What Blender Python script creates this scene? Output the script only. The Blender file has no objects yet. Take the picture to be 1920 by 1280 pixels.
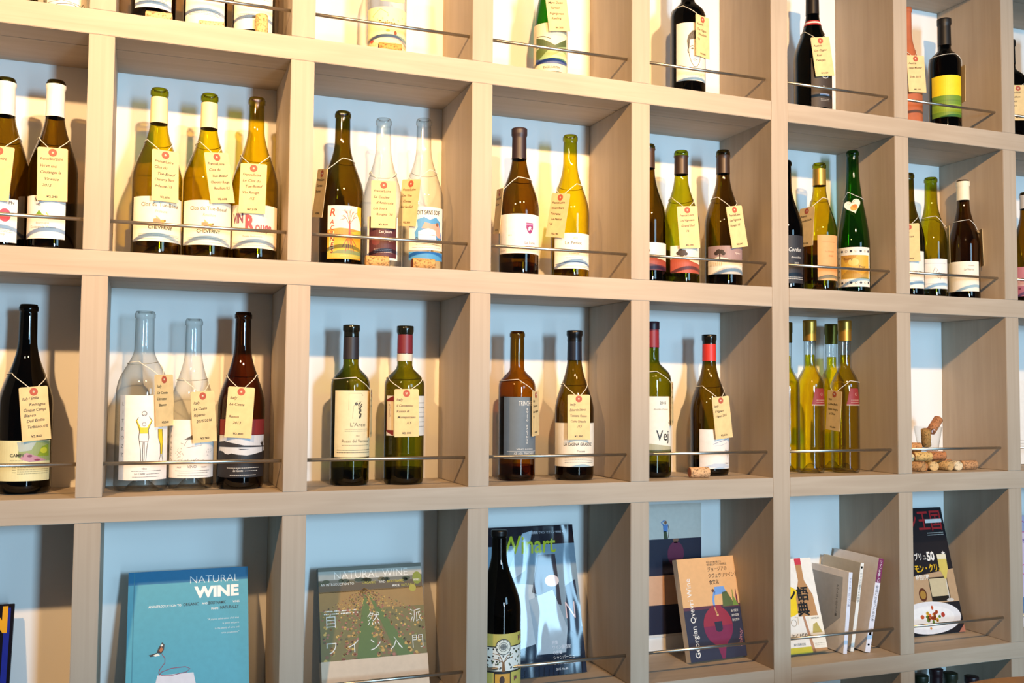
import bpy, bmesh, math, random
from mathutils import Vector, Matrix
random.seed(7)
scene = bpy.context.scene
col = scene.collection
PI = math.pi
ZO = 1.15                      # height of the drawing datum above the floor

# ------------------------------------------------------------------ camera
def make_camera():
    yaw, pitch, roll, f = .36466, .04982, .00819, 1822.56
    fw = Vector((math.sin(yaw)*math.cos(pitch), math.cos(yaw)*math.cos(pitch), math.sin(pitch)))
    r = Vector((math.cos(yaw), -math.sin(yaw), 0)); u = r.cross(fw)
    rr = r*math.cos(roll)+u*math.sin(roll); uu = u*math.cos(roll)-r*math.sin(roll)
    cam = bpy.data.objects.new('camera', bpy.data.cameras.new('camera'))
    cam.data.sensor_width = 36; cam.data.lens = 36*f/1920; cam.data.clip_start = .02
    M = Matrix((rr, uu, -fw)).transposed().to_4x4(); M.translation = Vector((.09364, -1.7254, .33271+ZO))
    cam.matrix_world = M; col.objects.link(cam); scene.camera = cam
make_camera()

# ------------------------------------------------------------------ light
w = bpy.data.worlds.new('room_light'); scene.world = w; w.use_nodes = True
w.node_tree.nodes['Background'].inputs[0].default_value = (.86, .90, 1.0, 1)
w.node_tree.nodes['Background'].inputs[1].default_value = .055
def spot(x, y, z, tx, ty, tz, watt, cone, rgb, rad=.03):
    l = bpy.data.lights.new('ceiling_spot', 'SPOT'); l.energy = watt; l.color = rgb
    l.spot_size = math.radians(cone); l.spot_blend = 1.0; l.shadow_soft_size = rad
    o = bpy.data.objects.new('ceiling_spot', l); col.objects.link(o)
    o.location = (x, y, z); o.rotation_euler = (Vector((tx, ty, tz))-Vector((x, y, z))).to_track_quat('-Z', 'Y').to_euler()
WARM = (1.0, .60, .265)
spot(-.55, -1.47, 1.40+ZO, -.15, .1, .80+ZO, 165, 84, WARM)
spot(.45, -1.47, 1.40+ZO, .38, .1, 1.08+ZO, 195, 75, WARM)
spot(1.05, -1.47, 1.40+ZO, 1.62, .1, .62+ZO, 175, 75, WARM)
def daylight_panel(x, y, z, sx, sy, watt, rgb, tx, ty, tz):
    l = bpy.data.lights.new('daylight_area', 'AREA'); l.shape = 'RECTANGLE'; l.size = sx; l.size_y = sy
    l.energy = watt; l.color = rgb
    o = bpy.data.objects.new('daylight_area', l); col.objects.link(o); o.location = (x, y, z)
    o.rotation_euler = (Vector((tx, ty, tz))-Vector((x, y, z))).to_track_quat('-Z', 'Y').to_euler()
SKY = (.42, .73, 1.0)
daylight_panel(1.3, -3.7, .62+ZO, .30, .55, 90, SKY, 1.0, 0, .5+ZO)        # upper pane of a tall glazed door, open sky
daylight_panel(1.3, -3.7, -.35+ZO, .30, 1.5, 20, (.52, .78, 1.0), 1.0, 0, -.2+ZO)   # lower pane, dimmer street
daylight_panel(2.47, -3.7, 1.06+ZO, .8, .8, 22, SKY, .9, 0, 0+ZO)           # added daylight source, placed to reflect in the glossy magazine
vs = scene.view_settings
vs.view_transform = 'Standard'; vs.look = 'None'; vs.gamma = 1; vs.use_curve_mapping = False; vs.exposure = 0
try:
    scene.cycles.transparent_max_bounces = 24; scene.cycles.max_bounces = 8
except Exception: pass

# ------------------------------------------------------------------ materials
MATS = {}
def lin(h):
    c = [int(h[i:i+2], 16)/255 for i in (0, 2, 4)]
    return tuple((v/12.92 if v <= .04045 else ((v+.055)/1.055)**2.4) for v in c)
def new_mat(name):
    m = bpy.data.materials.new(name); m.use_nodes = True
    return m, m.node_tree, m.node_tree.nodes['Principled BSDF']
def ink(h, rough=.55, metal=0, var=.05, scale=90):
    """printed paper / paint / foil: a colour with slight mottling"""
    k = ('ink', h, rough, metal)
    if k in MATS: return MATS[k]
    m, t, b = new_mat('print_'+h)
    c = lin(h); n = t.nodes.new('ShaderNodeTexNoise'); n.inputs['Scale'].default_value = scale
    tc = t.nodes.new('ShaderNodeTexCoord'); t.links.new(tc.outputs['Object'], n.inputs['Vector'])
    r = t.nodes.new('ShaderNodeValToRGB'); e = r.color_ramp.elements
    e[0].position = .3; e[1].position = .7
    e[0].color = tuple(v*(1-var) for v in c)+(1,); e[1].color = tuple(min(1, v*(1+var*.4)) for v in c)+(1,)
    t.links.new(n.outputs['Fac'], r.inputs['Fac']); t.links.new(r.outputs['Color'], b.inputs['Base Color'])
    b.inputs['Roughness'].default_value = rough; b.inputs['Metallic'].default_value = metal
    if rough < .12 and not metal:            # laminated, slightly buckled sheet
        b.inputs['Specular IOR Level'].default_value = 1.0
        n2 = t.nodes.new('ShaderNodeTexNoise'); n2.inputs['Scale'].default_value = 9; n2.inputs['Detail'].default_value = 1
        mp = t.nodes.new('ShaderNodeMapping'); mp.inputs['Scale'].default_value = (1.6, 1, .55)
        t.links.new(tc.outputs['Object'], mp.inputs['Vector']); t.links.new(mp.outputs['Vector'], n2.inputs['Vector'])
        bp = t.nodes.new('ShaderNodeBump'); bp.inputs['Strength'].default_value = .5; bp.inputs['Distance'].default_value = .02
        t.links.new(n2.outputs['Fac'], bp.inputs['Height']); t.links.new(bp.outputs['Normal'], b.inputs['Normal'])
    MATS[k] = m; return m
def wood(axis, name):
    """pale whitewashed board, grain along one axis"""
    m, t, b = new_mat(name)
    tc = t.nodes.new('ShaderNodeTexCoord'); mp = t.nodes.new('ShaderNodeMapping')
    s = {'x': (2.2, 30, 48), 'z': (48, 30, 2.2)}[axis]; mp.inputs['Scale'].default_value = s
    t.links.new(tc.outputs['Object'], mp.inputs['Vector'])
    n = t.nodes.new('ShaderNodeTexNoise'); n.inputs['Scale'].default_value = 1.6; n.inputs['Detail'].default_value = 6; n.inputs['Distortion'].default_value = .8
    t.links.new(mp.outputs['Vector'], n.inputs['Vector'])
    r = t.nodes.new('ShaderNodeValToRGB'); e = r.color_ramp.elements
    e[0].position = .2; e[1].position = .8; e[0].color = lin('aa9985')+(1,); e[1].color = lin('baab98')+(1,)
    n2 = t.nodes.new('ShaderNodeTexNoise'); n2.inputs['Scale'].default_value = 7; n2.inputs['Detail'].default_value = 3
    t.links.new(tc.outputs['Object'], n2.inputs['Vector'])
    mx = t.nodes.new('ShaderNodeMix'); mx.data_type = 'RGBA'; mx.blend_type = 'MULTIPLY'; mx.inputs[0].default_value = .25
    r2 = t.nodes.new('ShaderNodeValToRGB'); r2.color_ramp.elements[0].position = .3; r2.color_ramp.elements[1].position = .7
    r2.color_ramp.elements[0].color = (.75, .73, .70, 1); r2.color_ramp.elements[1].color = (1, 1, 1, 1)
    t.links.new(n2.outputs['Fac'], r2.inputs['Fac'])
    t.links.new(n.outputs['Fac'], r.inputs['Fac']); t.links.new(r.outputs['Color'], mx.inputs[6]); t.links.new(r2.outputs['Color'], mx.inputs[7])
    t.links.new(mx.outputs[2], b.inputs['Base Color'])
    bp = t.nodes.new('ShaderNodeBump'); bp.inputs['Strength'].default_value = .06; bp.inputs['Distance'].default_value = .002
    t.links.new(n.outputs['Fac'], bp.inputs['Height']); t.links.new(bp.outputs['Normal'], b.inputs['Normal'])
    b.inputs['Roughness'].default_value = .62
    return m
def paint(name, h, rough=.8):
    m, t, b = new_mat(name); c = lin(h)
    n = t.nodes.new('ShaderNodeTexNoise'); n.inputs['Scale'].default_value = 6; n.inputs['Detail'].default_value = 5
    r = t.nodes.new('ShaderNodeValToRGB'); r.color_ramp.elements[0].color = tuple(v*.95 for v in c)+(1,); r.color_ramp.elements[1].color = c+(1,)
    t.links.new(n.outputs['Fac'], r.inputs['Fac']); t.links.new(r.outputs['Color'], b.inputs['Base Color'])
    b.inputs['Roughness'].default_value = rough; return m
def glass(name, tint, edge, rough=.02, cover=0.0, body='201808'):
    """thin tinted bottle wall: light passes tinted (more where the wall is seen edge on), Schlick reflection on top"""
    m = bpy.data.materials.new(name); m.use_nodes = True; t = m.node_tree; t.nodes.clear()
    out = t.nodes.new('ShaderNodeOutputMaterial'); mix = t.nodes.new('ShaderNodeMixShader')
    tr = t.nodes.new('ShaderNodeBsdfTransparent'); gl = t.nodes.new('ShaderNodeBsdfGlossy'); gl.inputs['Roughness'].default_value = rough
    lw = t.nodes.new('ShaderNodeLayerWeight'); lw.inputs['Blend'].default_value = .5
    nz = t.nodes.new('ShaderNodeTexNoise'); nz.inputs['Scale'].default_value = 14; tc = t.nodes.new('ShaderNodeTexCoord')
    t.links.new(tc.outputs['Object'], nz.inputs['Vector'])
    p = t.nodes.new('ShaderNodeMath'); p.operation = 'POWER'; p.inputs[1].default_value = 5; t.links.new(lw.outputs['Facing'], p.inputs[0])
    ma = t.nodes.new('ShaderNodeMath'); ma.operation = 'MULTIPLY_ADD'; ma.inputs[1].default_value = .9; ma.inputs[2].default_value = .045
    t.links.new(p.outputs[0], ma.inputs[0])
    p2 = t.nodes.new('ShaderNodeMath'); p2.operation = 'POWER'; p2.inputs[1].default_value = 2.2; t.links.new(lw.outputs['Facing'], p2.inputs[0])
    jit = t.nodes.new('ShaderNodeMath'); jit.operation = 'MULTIPLY_ADD'; jit.inputs[1].default_value = .15
    t.links.new(nz.outputs['Fac'], jit.inputs[0]); t.links.new(p2.outputs[0], jit.inputs[2])
    cm = t.nodes.new('ShaderNodeMix'); cm.data_type = 'RGBA'; cm.inputs[6].default_value = tuple(tint)+(1,); cm.inputs[7].default_value = tuple(edge)+(1,)
    t.links.new(jit.outputs[0], cm.inputs[0]); t.links.new(cm.outputs[2], tr.inputs['Color'])
    bp = t.nodes.new('ShaderNodeBump'); bp.inputs['Strength'].default_value = .05; bp.inputs['Distance'].default_value = .004
    t.links.new(nz.outputs['Fac'], bp.inputs['Height']); t.links.new(bp.outputs['Normal'], gl.inputs['Normal'])
    t.links.new(ma.outputs[0], mix.inputs['Fac']); t.links.new(tr.outputs[0], mix.inputs[1]); t.links.new(gl.outputs[0], mix.inputs[2])
    t.links.new(mix.outputs[0], out.inputs['Surface']); return m
G = dict(
 olive=glass('olive_glass', (.76, .66, .045), (.10, .065, .004)),
 green_olive=glass('green_olive_glass', (.60, .58, .05), (.08, .085, .008)),
 dark_olive=glass('dark_olive_glass', (.36, .26, .025), (.02, .012, .002)),
 amber=glass('amber_glass', (.52, .27, .018), (.04, .016, .002)),
 brown=glass('brown_glass', (.38, .235, .025), (.022, .011, .002)),
 green=glass('green_glass', (.12, .42, .03), (.02, .10, .01)),
 deep_green=glass('deep_green_glass', (.40, .37, .028), (.035, .034, .004)),
 dark_brown=glass('dark_brown_glass', (.26, .105, .012), (.014, .006, .001)),
 thin_clear=glass('thin_clear_glass', (.97, .975, .97), (.66, .67, .66)),
 black=glass('near_black_glass', (.04, .028, .012), (.008, .005, .003)),
 clear=glass('clear_glass', (.93, .94, .93), (.36, .37, .36)),
 oil=glass('olive_oil', (.96, .84, .05), (.62, .44, .01), .05),
)
M_WX = wood('x', 'whitewashed_wood_across'); M_WZ = wood('z', 'whitewashed_wood_upright')
M_WALL = paint('white_wall_paint', 'f1efeb')
M_FLOOR = paint('grey_floor', '8a8580')
M_STEEL = ink('cfc9be', .34, 1.0, .05, 300)
M_STRING = ink('e9e2d2', .8)
M_CARD = ink('e6c88f', .75, 0, .10, 60)
M_RING = ink('b4563f', .7)
M_INK = ink('2a2622', .6)
def cork_mat(h='cfa06a'):
    k = ('cork', h)
    if k in MATS: return MATS[k]
    m, t, b = new_mat('cork_'+h); c = lin(h)
    tc = t.nodes.new('ShaderNodeTexCoord')
    v = t.nodes.new('ShaderNodeTexNoise'); v.inputs['Scale'].default_value = 260; v.inputs['Detail'].default_value = 4
    t.links.new(tc.outputs['Object'], v.inputs['Vector'])
    r = t.nodes.new('ShaderNodeValToRGB'); e = r.color_ramp.elements
    e[0].position = .36; e[0].color = tuple(x*.35 for x in c)+(1,); e[1].position = .5; e[1].color = c+(1,)
    t.links.new(v.outputs['Fac'], r.inputs['Fac']); t.links.new(r.outputs['Color'], b.inputs['Base Color']); b.inputs['Roughness'].default_value = .85
    MATS[k] = m; return m

# ------------------------------------------------------------------ mesh helpers
def link(name, me, mats, parent=None):
    o = bpy.data.objects.new(name, me); col.objects.link(o)
    for m in (mats if isinstance(mats, (list, tuple)) else [mats]): me.materials.append(m)
    if parent is not None: o.parent = parent
    return o
def tag(o, label, cat, group=None):
    o['label'] = label; o['category'] = cat
    if group: o['group'] = group
    return o
def thing(name, label, cat, loc=(0, 0, 0), group=None):
    o = bpy.data.objects.new(name, None); col.objects.link(o); o.location = loc; o.empty_display_size = .02
    return tag(o, label, cat, group)
def mesh(name, V, F, smooth=False):
    me = bpy.data.meshes.new(name); me.from_pydata(V, [], F); me.update()
    if smooth: me.polygons.foreach_set('use_smooth', [True]*len(me.polygons))
    return me
def box_mesh(name, x0, x1, y0, y1, z0, z1, bev=0):
    bm = bmesh.new(); bmesh.ops.create_cube(bm, size=1)
    for v in bm.verts: v.co = Vector((x0+(v.co.x+.5)*(x1-x0), y0+(v.co.y+.5)*(y1-y0), z0+(v.co.z+.5)*(z1-z0)))
    if bev: bmesh.ops.bevel(bm, geom=bm.edges[:], offset=bev, segments=2, affect='EDGES')
    me = bpy.data.meshes.new(name); bm.to_mesh(me); bm.free(); return me
def box_obj(name, x0, x1, y0, y1, z0, z1, mat, parent=None, bev=0):
    cx, cy, cz = (x0+x1)/2, (y0+y1)/2, (z0+z1)/2
    o = link(name, box_mesh(name, x0-cx, x1-cx, y0-cy, y1-cy, z0-cz, z1-cz, bev), mat, parent); o.location = (cx, cy, cz); return o
def lathe(name, prof, seg=48, smooth=True):
    V, F, rings = [], [], []
    for r, z in prof:
        if r < 1e-6: rings.append([len(V)]); V.append((0, 0, z))
        else:
            rings.append(list(range(len(V), len(V)+seg)))
            V += [(r*math.sin(2*PI*i/seg), -r*math.cos(2*PI*i/seg), z) for i in range(seg)]
    for a, b in zip(rings, rings[1:]):
        for i in range(seg):
            j = (i+1) % seg
            if len(a) == 1 and len(b) == 1: continue
            if len(a) == 1: F.append((a[0], b[j], b[i]))
            elif len(b) == 1: F.append((a[i], a[j], b[0]))
            else: F.append((a[i], a[j], b[j], b[i]))
    return mesh(name, V, F, smooth)
def tube(name, pts, r, seg=6, closed=False):
    pts = [Vector(p) for p in pts]; V, F = [], []; n = len(pts); up = Vector((0, 0, 1)); prev = None
    for i, p in enumerate(pts):
        a = pts[i-1] if (i or closed) else p; b = pts[(i+1) % n] if (i < n-1 or closed) else p
        d = (b-a); d = d.normalized() if d.length > 1e-9 else Vector((1, 0, 0))
        s = prev if prev is not None else (up if abs(d.z) < .9 else Vector((1, 0, 0)))
        e = (s-d*s.dot(d)); e = e.normalized() if e.length > 1e-6 else d.orthogonal().normalized()
        prev = e; q = d.cross(e)
        V += [tuple(p+e*(r*math.cos(2*PI*k/seg))+q*(r*math.sin(2*PI*k/seg))) for k in range(seg)]
    for i in range(n if closed else n-1):
        a, b = i*seg, ((i+1) % n)*seg
        for k in range(seg): F.append((a+k, a+(k+1) % seg, b+(k+1) % seg, b+k))
    if not closed: F += [tuple(range(seg-1, -1, -1)), tuple(range((n-1)*seg, n*seg))]
    return mesh(name, V, F, True)

# ------------------------------------------------------------------ flat print: shapes and lettering in millimetres
TXT = {}
def text_geo(s, bold):
    k = (s, bold)
    if k not in TXT:
        c = bpy.data.curves.new('lettering', 'FONT'); c.body = s; c.resolution_u = 2; c.offset = bold
        o = bpy.data.objects.new('lettering', c); me = o.to_mesh()
        TXT[k] = ([(v.co.x, v.co.y) for v in me.vertices], [tuple(p.vertices) for p in me.polygons])
        o.to_mesh_clear(); bpy.data.objects.remove(o); bpy.data.curves.remove(c)
    return TXT[k]
class Art:
    """a drawing in mm, origin at the lower left corner of the sheet"""
    def __init__(s, w, h, rough=.55): s.w, s.h, s.shapes, s.words, s.rough = w, h, [], [], rough
    def poly(s, pts, c, lay=1): s.shapes.append(([tuple(p) for p in pts], [tuple(range(len(pts)))], c, lay)); return s
    def rect(s, x0, y0, x1, y1, c, lay=1): return s.poly([(x0, y0), (x1, y0), (x1, y1), (x0, y1)], c, lay)
    def ell(s, x, y, rx, ry, c, lay=1, n=22, a0=0, a1=360):
        return s.poly([(x+rx*math.cos(math.radians(a0+(a1-a0)*i/n)), y+ry*math.sin(math.radians(a0+(a1-a0)*i/n))) for i in range(n if a1-a0 == 360 else n+1)], c, lay)
    def line(s, pts, wd, c, lay=1):
        V, F = [], []
        n = len(pts)
        for i, p in enumerate(pts):
            a = Vector(pts[max(i-1, 0)]); b = Vector(pts[min(i+1, n-1)]); d = b-a
            d = d.normalized() if d.length > 1e-9 else Vector((1, 0)); q = Vector((-d.y, d.x))*wd/2
            V += [tuple(Vector(p)+q), tuple(Vector(p)-q)]
        F = [(2*i, 2*i+1, 2*i+3, 2*i+2) for i in range(n-1)]
        s.shapes.append((V, F, c, lay)); return s
    def ring(s, x, y, r, wd, c, lay=1, n=24): return s.line([(x+r*math.cos(2*PI*i/n), y+r*math.sin(2*PI*i/n)) for i in range(n+1)], wd, c, lay)
    def text(s, t, x, y, size, c='2a2622', al='l', lay=3, bold=0.0, sx=1.0, shear=0.0, rot=0):
        """size = capital height in mm"""
        V, F = text_geo(t, bold)
        if not V: return s
        k = size/.69; wid = max(v[0] for v in V)
        off = {'l': 0, 'c': -wid/2, 'r': -wid}[al]
        ca, sa = math.cos(math.radians(rot)), math.sin(math.radians(rot)); O = []
        for vx, vy in V:
            px, py = (vx+off+vy*shear)*k*sx, vy*k
            O.append((x+px*ca-py*sa, y+px*sa+py*ca))
        s.words.append((O, F, c, lay)); return s
    def col_text(s, t, x, y, size, c='2a2622', step=1.25, lay=3, bold=0.0, dx=0):
        for i, ch in enumerate(t): s.text(ch, x+dx*i, y-i*size*step, size, c, 'c', lay, bold)
        return s
    def lines(s, n, x0, x1, y, dy, wd, c, seed=1):
        """rows of very small print, drawn as broken dashes"""
        rnd = random.Random(seed)
        for i in range(n):
            x = x0
            while x < x1-1:
                l = rnd.uniform(1, 3.6); s.rect(x, y-i*dy, min(x+l, x1), y-i*dy+wd, c, 3); x += l+.7
        return s
    def build(s, items, name, fn, parent, step):
        if not items: return None
        mats, slot = [], {}
        bm = bmesh.new()
        for V, F, c, lay in items:
            m = ink(c, s.rough) if isinstance(c, str) else c
            if m not in slot: slot[m] = len(mats); mats.append(m)
            vs_ = [bm.verts.new((p[0], p[1], lay)) for p in V]
            for f in F:
                try: fc = bm.faces.new([vs_[i] for i in f]); fc.material_index = slot[m]
                except ValueError: pass
        if step:
            xs = [v.co.x for v in bm.verts]; x = math.floor(min(xs)/step)*step+step; hi = max(xs)
            while x < hi:
                bmesh.ops.bisect_plane(bm, geom=bm.verts[:]+bm.edges[:]+bm.faces[:], plane_co=(x, 0, 0), plane_no=(1, 0, 0)); x += step
        bmesh.ops.triangulate(bm, faces=[f for f in bm.faces if len(f.verts) > 4])
        for v in bm.verts: v.co = fn(min(max(v.co.x, 0), s.w), min(max(v.co.y, 0), s.h), v.co.z)
        me = bpy.data.meshes.new(name); bm.normal_update(); bm.to_mesh(me); bm.free()
        return link(name, me, mats, parent)
    def clusters(s, items):
        """groups of marks that lie within 14 mm of each other"""
        B = [(min(p[0] for p in V), max(p[0] for p in V), min(p[1] for p in V), max(p[1] for p in V)) for V, F, c, l in items]
        left, out = list(range(len(items))), []
        while left:
            grp, todo = [], [left.pop(0)]
            while todo:
                i = todo.pop(); grp.append(i)
                for j in left[:]:
                    if max(B[i][0]-B[j][1], B[j][0]-B[i][1]) < 14 and max(B[i][2]-B[j][3], B[j][2]-B[i][3]) < 14: left.remove(j); todo.append(j)
            out.append([items[i] for i in sorted(grp)])
        return out
    def put(s, fn, parent, step=0):
        for g in s.clusters(s.shapes): s.build(g, 'artwork', fn, parent, step)
        for g in s.clusters(s.words): s.build(g, 'lettering', fn, parent, step)
def on_cyl(R, a0, z0, w):
    """mm drawing wrapped round a cylinder of radius R starting at azimuth a0"""
    def fn(u, v, lay):
        a = a0+u*.001/R; r = R+.0002+.00012*lay
        return Vector((r*math.sin(a), -r*math.cos(a), z0+v*.001))
    return fn
def on_flat(x0=0, z0=0, y=0, k=.001, lift=.00012):
    return lambda u, v, lay: Vector((x0+u*k, y-lift*lay, z0+v*k))

# ------------------------------------------------------------------ measured places (metres, degrees)
BOT = {  # x, y, row, diameter, height
 'r1c0a': (-0.124, 0.090, 0, 0.0760, 0.305),
 'r1c0b': (-0.040, 0.090, 0, 0.0760, 0.305),
 'r1c1a': (0.099, 0.090, 0, 0.0760, 0.305),
 'r1c1b': (0.187, 0.090, 0, 0.0760, 0.305),
 'r1c1c': (0.272, 0.090, 0, 0.0760, 0.305),
 'r1c2': (0.522, 0.090, 0, 0.0757, 0.305),
 'r1c3': (0.866, 0.090, 0, 0.0703, 0.305),
 'r1c4': (1.192, 0.090, 0, 0.0756, 0.305),
 'r1c5': (1.523, 0.090, 0, 0.0844, 0.305),
 'r1c6a': (1.801, 0.090, 0, 0.0641, 0.305),
 'r1c6b': (1.916, 0.090, 0, 0.0738, 0.292),
 'r1c7a': (2.160, 0.120, 0, 0.0760, 0.282),
 'r1c7b': (2.250, 0.086, 0, 0.0780, 0.305),
 'r2c0a': (-0.130, 0.090, 1, 0.0780, 0.294),
 'r2c0b': (-0.054, 0.090, 1, 0.0779, 0.299),
 'r2c1a': (0.113, 0.090, 1, 0.0830, 0.305),
 'r2c1b': (0.198, 0.090, 1, 0.0840, 0.305),
 'r2c1c': (0.281, 0.090, 1, 0.0819, 0.308),
 'r2c2a': (0.440, 0.090, 1, 0.0831, 0.300),
 'r2c2b': (0.519, 0.090, 1, 0.0739, 0.295),
 'r2c2c': (0.599, 0.090, 1, 0.0795, 0.303),
 'r2c3a': (0.799, 0.090, 1, 0.0817, 0.304),
 'r2c3b': (0.912, 0.090, 1, 0.0789, 0.303),
 'r2c4a': (1.096, 0.094, 1, 0.0760, 0.303),
 'r2c4b': (1.175, 0.090, 1, 0.0780, 0.296),
 'r2c4c': (1.281, 0.090, 1, 0.0812, 0.307),
 'r2c5a': (1.444, 0.090, 1, 0.0787, 0.299),
 'r2c5b': (1.539, 0.090, 1, 0.0768, 0.302),
 'r2c5c': (1.634, 0.090, 1, 0.0736, 0.340),
 'r2c6a': (1.796, 0.090, 1, 0.0729, 0.301),
 'r2c6b': (1.867, 0.090, 1, 0.0707, 0.297),
 'r2c6c': (1.968, 0.090, 1, 0.0720, 0.299),
 'r2c7': (2.176, 0.090, 1, 0.0800, 0.286),
 'r3c0': (-0.088, 0.125, 2, 0.0860, 0.320),
 'r3c1a': (0.099, 0.112, 2, 0.0900, 0.314),
 'r3c1b': (0.182, 0.118, 2, 0.0780, 0.304),
 'r3c1c': (0.267, 0.107, 2, 0.0830, 0.318),
 'r3c2a': (0.467, 0.110, 2, 0.0734, 0.300),
 'r3c2b': (0.570, 0.102, 2, 0.0765, 0.301),
 'r3c3a': (0.807, 0.113, 2, 0.0755, 0.299),
 'r3c3b': (0.925, 0.092, 2, 0.0795, 0.302),
 'r3c4a': (1.111, 0.102, 2, 0.0807, 0.327),
 'r3c4b': (1.259, 0.113, 2, 0.0840, 0.304),
 'r3c5a': (1.490, 0.152, 2, 0.0620, 0.341),
 'r3c5b': (1.513, 0.095, 2, 0.0620, 0.343),
 'r3c5c': (1.619, 0.152, 2, 0.0620, 0.341),
 'r3c5d': (1.596, 0.077, 2, 0.0620, 0.344),
 'r4c3': (0.752, 0.060, 3, 0.0864, 0.305),
 'r5c6a': (1.785, 0.055, 4, 0.0700, 0.333),
 'r5c6b': (1.917, 0.145, 4, 0.0700, 0.312),
 'r5c6c': (1.872, 0.055, 4, 0.0700, 0.330),
 'r5c6d': (1.967, 0.085, 4, 0.0620, 0.305),
}
LAB = {  # azimuth from, to (deg), z from, to
 'r1c0a': (-20, 30, 0.0117, 0.0893),
 'r1c0b': (-52, 55, 0.0113, 0.0828),
 'r1c1a': (-53, 50, 0.0358, 0.1057),
 'r1c1b': (-65, 56, 0.0180, 0.1199),
 'r1c1c': (-71, 54, 0.0212, 0.1338),
 'r1c2': (-84, 64, 0.0234, 0.1004),
 'r1c3': (-98, 53, 0.0205, 0.1203),
 'r1c4': (-71, 44, 0.0405, 0.1671),
 'r1c5': (-43, 45, 0.0192, 0.1317),
 'r1c6b': (-97, 28, 0.0414, 0.1432),
 'r2c0a': (-34, 42, 0.0121, 0.0841),
 'r2c0b': (-70, 36, 0.0219, 0.0942),
 'r2c1a': (-65, 84, 0.0278, 0.1055),
 'r2c1b': (-70, 73, 0.0262, 0.1052),
 'r2c1c': (-89, 68, 0.0255, 0.1040),
 'r2c2a': (-47, 49, 0.0153, 0.1142),
 'r2c2b': (-62, 38, 0.0180, 0.1005),
 'r2c2c': (-56, 54, 0.0416, 0.1243),
 'r2c3a': (-88, 63, 0.0465, 0.1249),
 'r2c3b': (-75, 60, 0.0220, 0.0943),
 'r2c4a': (-89, 55, 0.0294, 0.0875),
 'r2c4b': (-66, 44, 0.0266, 0.0843),
 'r2c4c': (-86, 45, 0.0295, 0.0906),
 'r2c5a': (-73, 38, 0.0177, 0.1244),
 'r2c5b': (-46, 36, 0.0286, 0.1311),
 'r2c5c': (-109, 29, 0.0188, 0.1096),
 'r2c6a': (-69, 24, 0.0221, 0.1101),
 'r2c6b': (-111, 27, 0.0246, 0.0959),
 'r2c6c': (-117, 18, 0.0229, 0.0953),
 'r2c7': (-102, -6, 0.0199, 0.0932),
 'r3c0': (-63, 70, 0.0221, 0.0892),
 'r3c1a': (-54, 66, 0.0204, 0.1657),
 'r3c1b': (-73, 73, 0.0211, 0.1230),
 'r3c1c': (-66, 72, 0.0212, 0.0957),
 'r3c2a': (-61, 73, 0.0531, 0.1767),
 'r3c2b': (-74, 70, 0.0921, 0.1674),
 'r3c3a': (-64, 63, 0.0431, 0.1664),
 'r3c3b': (-100, 60, 0.0277, 0.1149),
 'r3c4a': (-113, 47, 0.0550, 0.1691),
 'r3c4b': (-62, 52, 0.0150, 0.0991),
 'r3c5b': (-31, 46, 0.1511, 0.1892),
 'r3c5d': (-34, 38, 0.1516, 0.1899),
 'r4c3': (-84, 64, 0.0170, 0.1170),
}
TAG = {  # azimuth, z of the top edge, z of the bottom edge, roll
 'r1c2': (-1, 0.2031, 0.1031, 1),
 'r1c3': (-2, 0.1927, 0.1006, 6),
 'r1c4': (20, 0.1831, 0.0934, 1),
 'r1c5': (-10, 0.1764, 0.0911, 7),
 'r1c6a': (-10, 0.1768, 0.0874, 2),
 'r1c6b': (72, 0.1756, 0.0838, 1),
 'r1c7a': (-19, 0.1512, 0.0696, 1),
 'r2c0a': (-7, 0.1677, 0.0818, -4),
 'r2c0b': (3, 0.1738, 0.0850, 1),
 'r2c1a': (16, 0.1861, 0.0975, -0),
 'r2c1b': (23, 0.1879, 0.1052, 8),
 'r2c1c': (-11, 0.1753, 0.0887, -1),
 'r2c2a': (-76, 0.1782, 0.1011, -9),
 'r2c2b': (-11, 0.1665, 0.0778, -0),
 'r2c2c': (-55, 0.1734, 0.0906, -6),
 'r2c3a': (-94, 0.1823, 0.0865, -7),
 'r2c3b': (-60, 0.1755, 0.0862, -9),
 'r2c4b': (-9, 0.1667, 0.0798, 4),
 'r2c4c': (9, 0.1764, 0.0885, 10),
 'r2c5b': (-84, 0.1968, 0.1070, -0),
 'r2c6a': (-40, 0.1792, 0.0799, 1),
 'r2c6b': (52, 0.1760, 0.0896, 7),
 'r2c6c': (58, 0.1750, 0.0870, -0),
 'r3c0': (24, 0.1771, 0.0916, 5),
 'r3c1a': (48, 0.2031, 0.1110, 2),
 'r3c1b': (26, 0.1737, 0.0834, 4),
 'r3c1c': (-9, 0.1799, 0.0931, -3),
 'r3c2a': (73, 0.1779, 0.0900, 1),
 'r3c2b': (-8, 0.1805, 0.0903, 1),
 'r3c3a': (51, 0.1794, 0.0885, 2),
 'r3c3b': (-12, 0.1716, 0.0821, 0),
 'r3c4a': (55, 0.1998, 0.1086, 4),
 'r3c4b': (6, 0.1700, 0.0797, 6),
 'r3c5d': (-88, 0.1848, 0.0944, -5),
 'r2c5c': (-40, 0.2200, 0.1850, 18),
}

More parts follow.
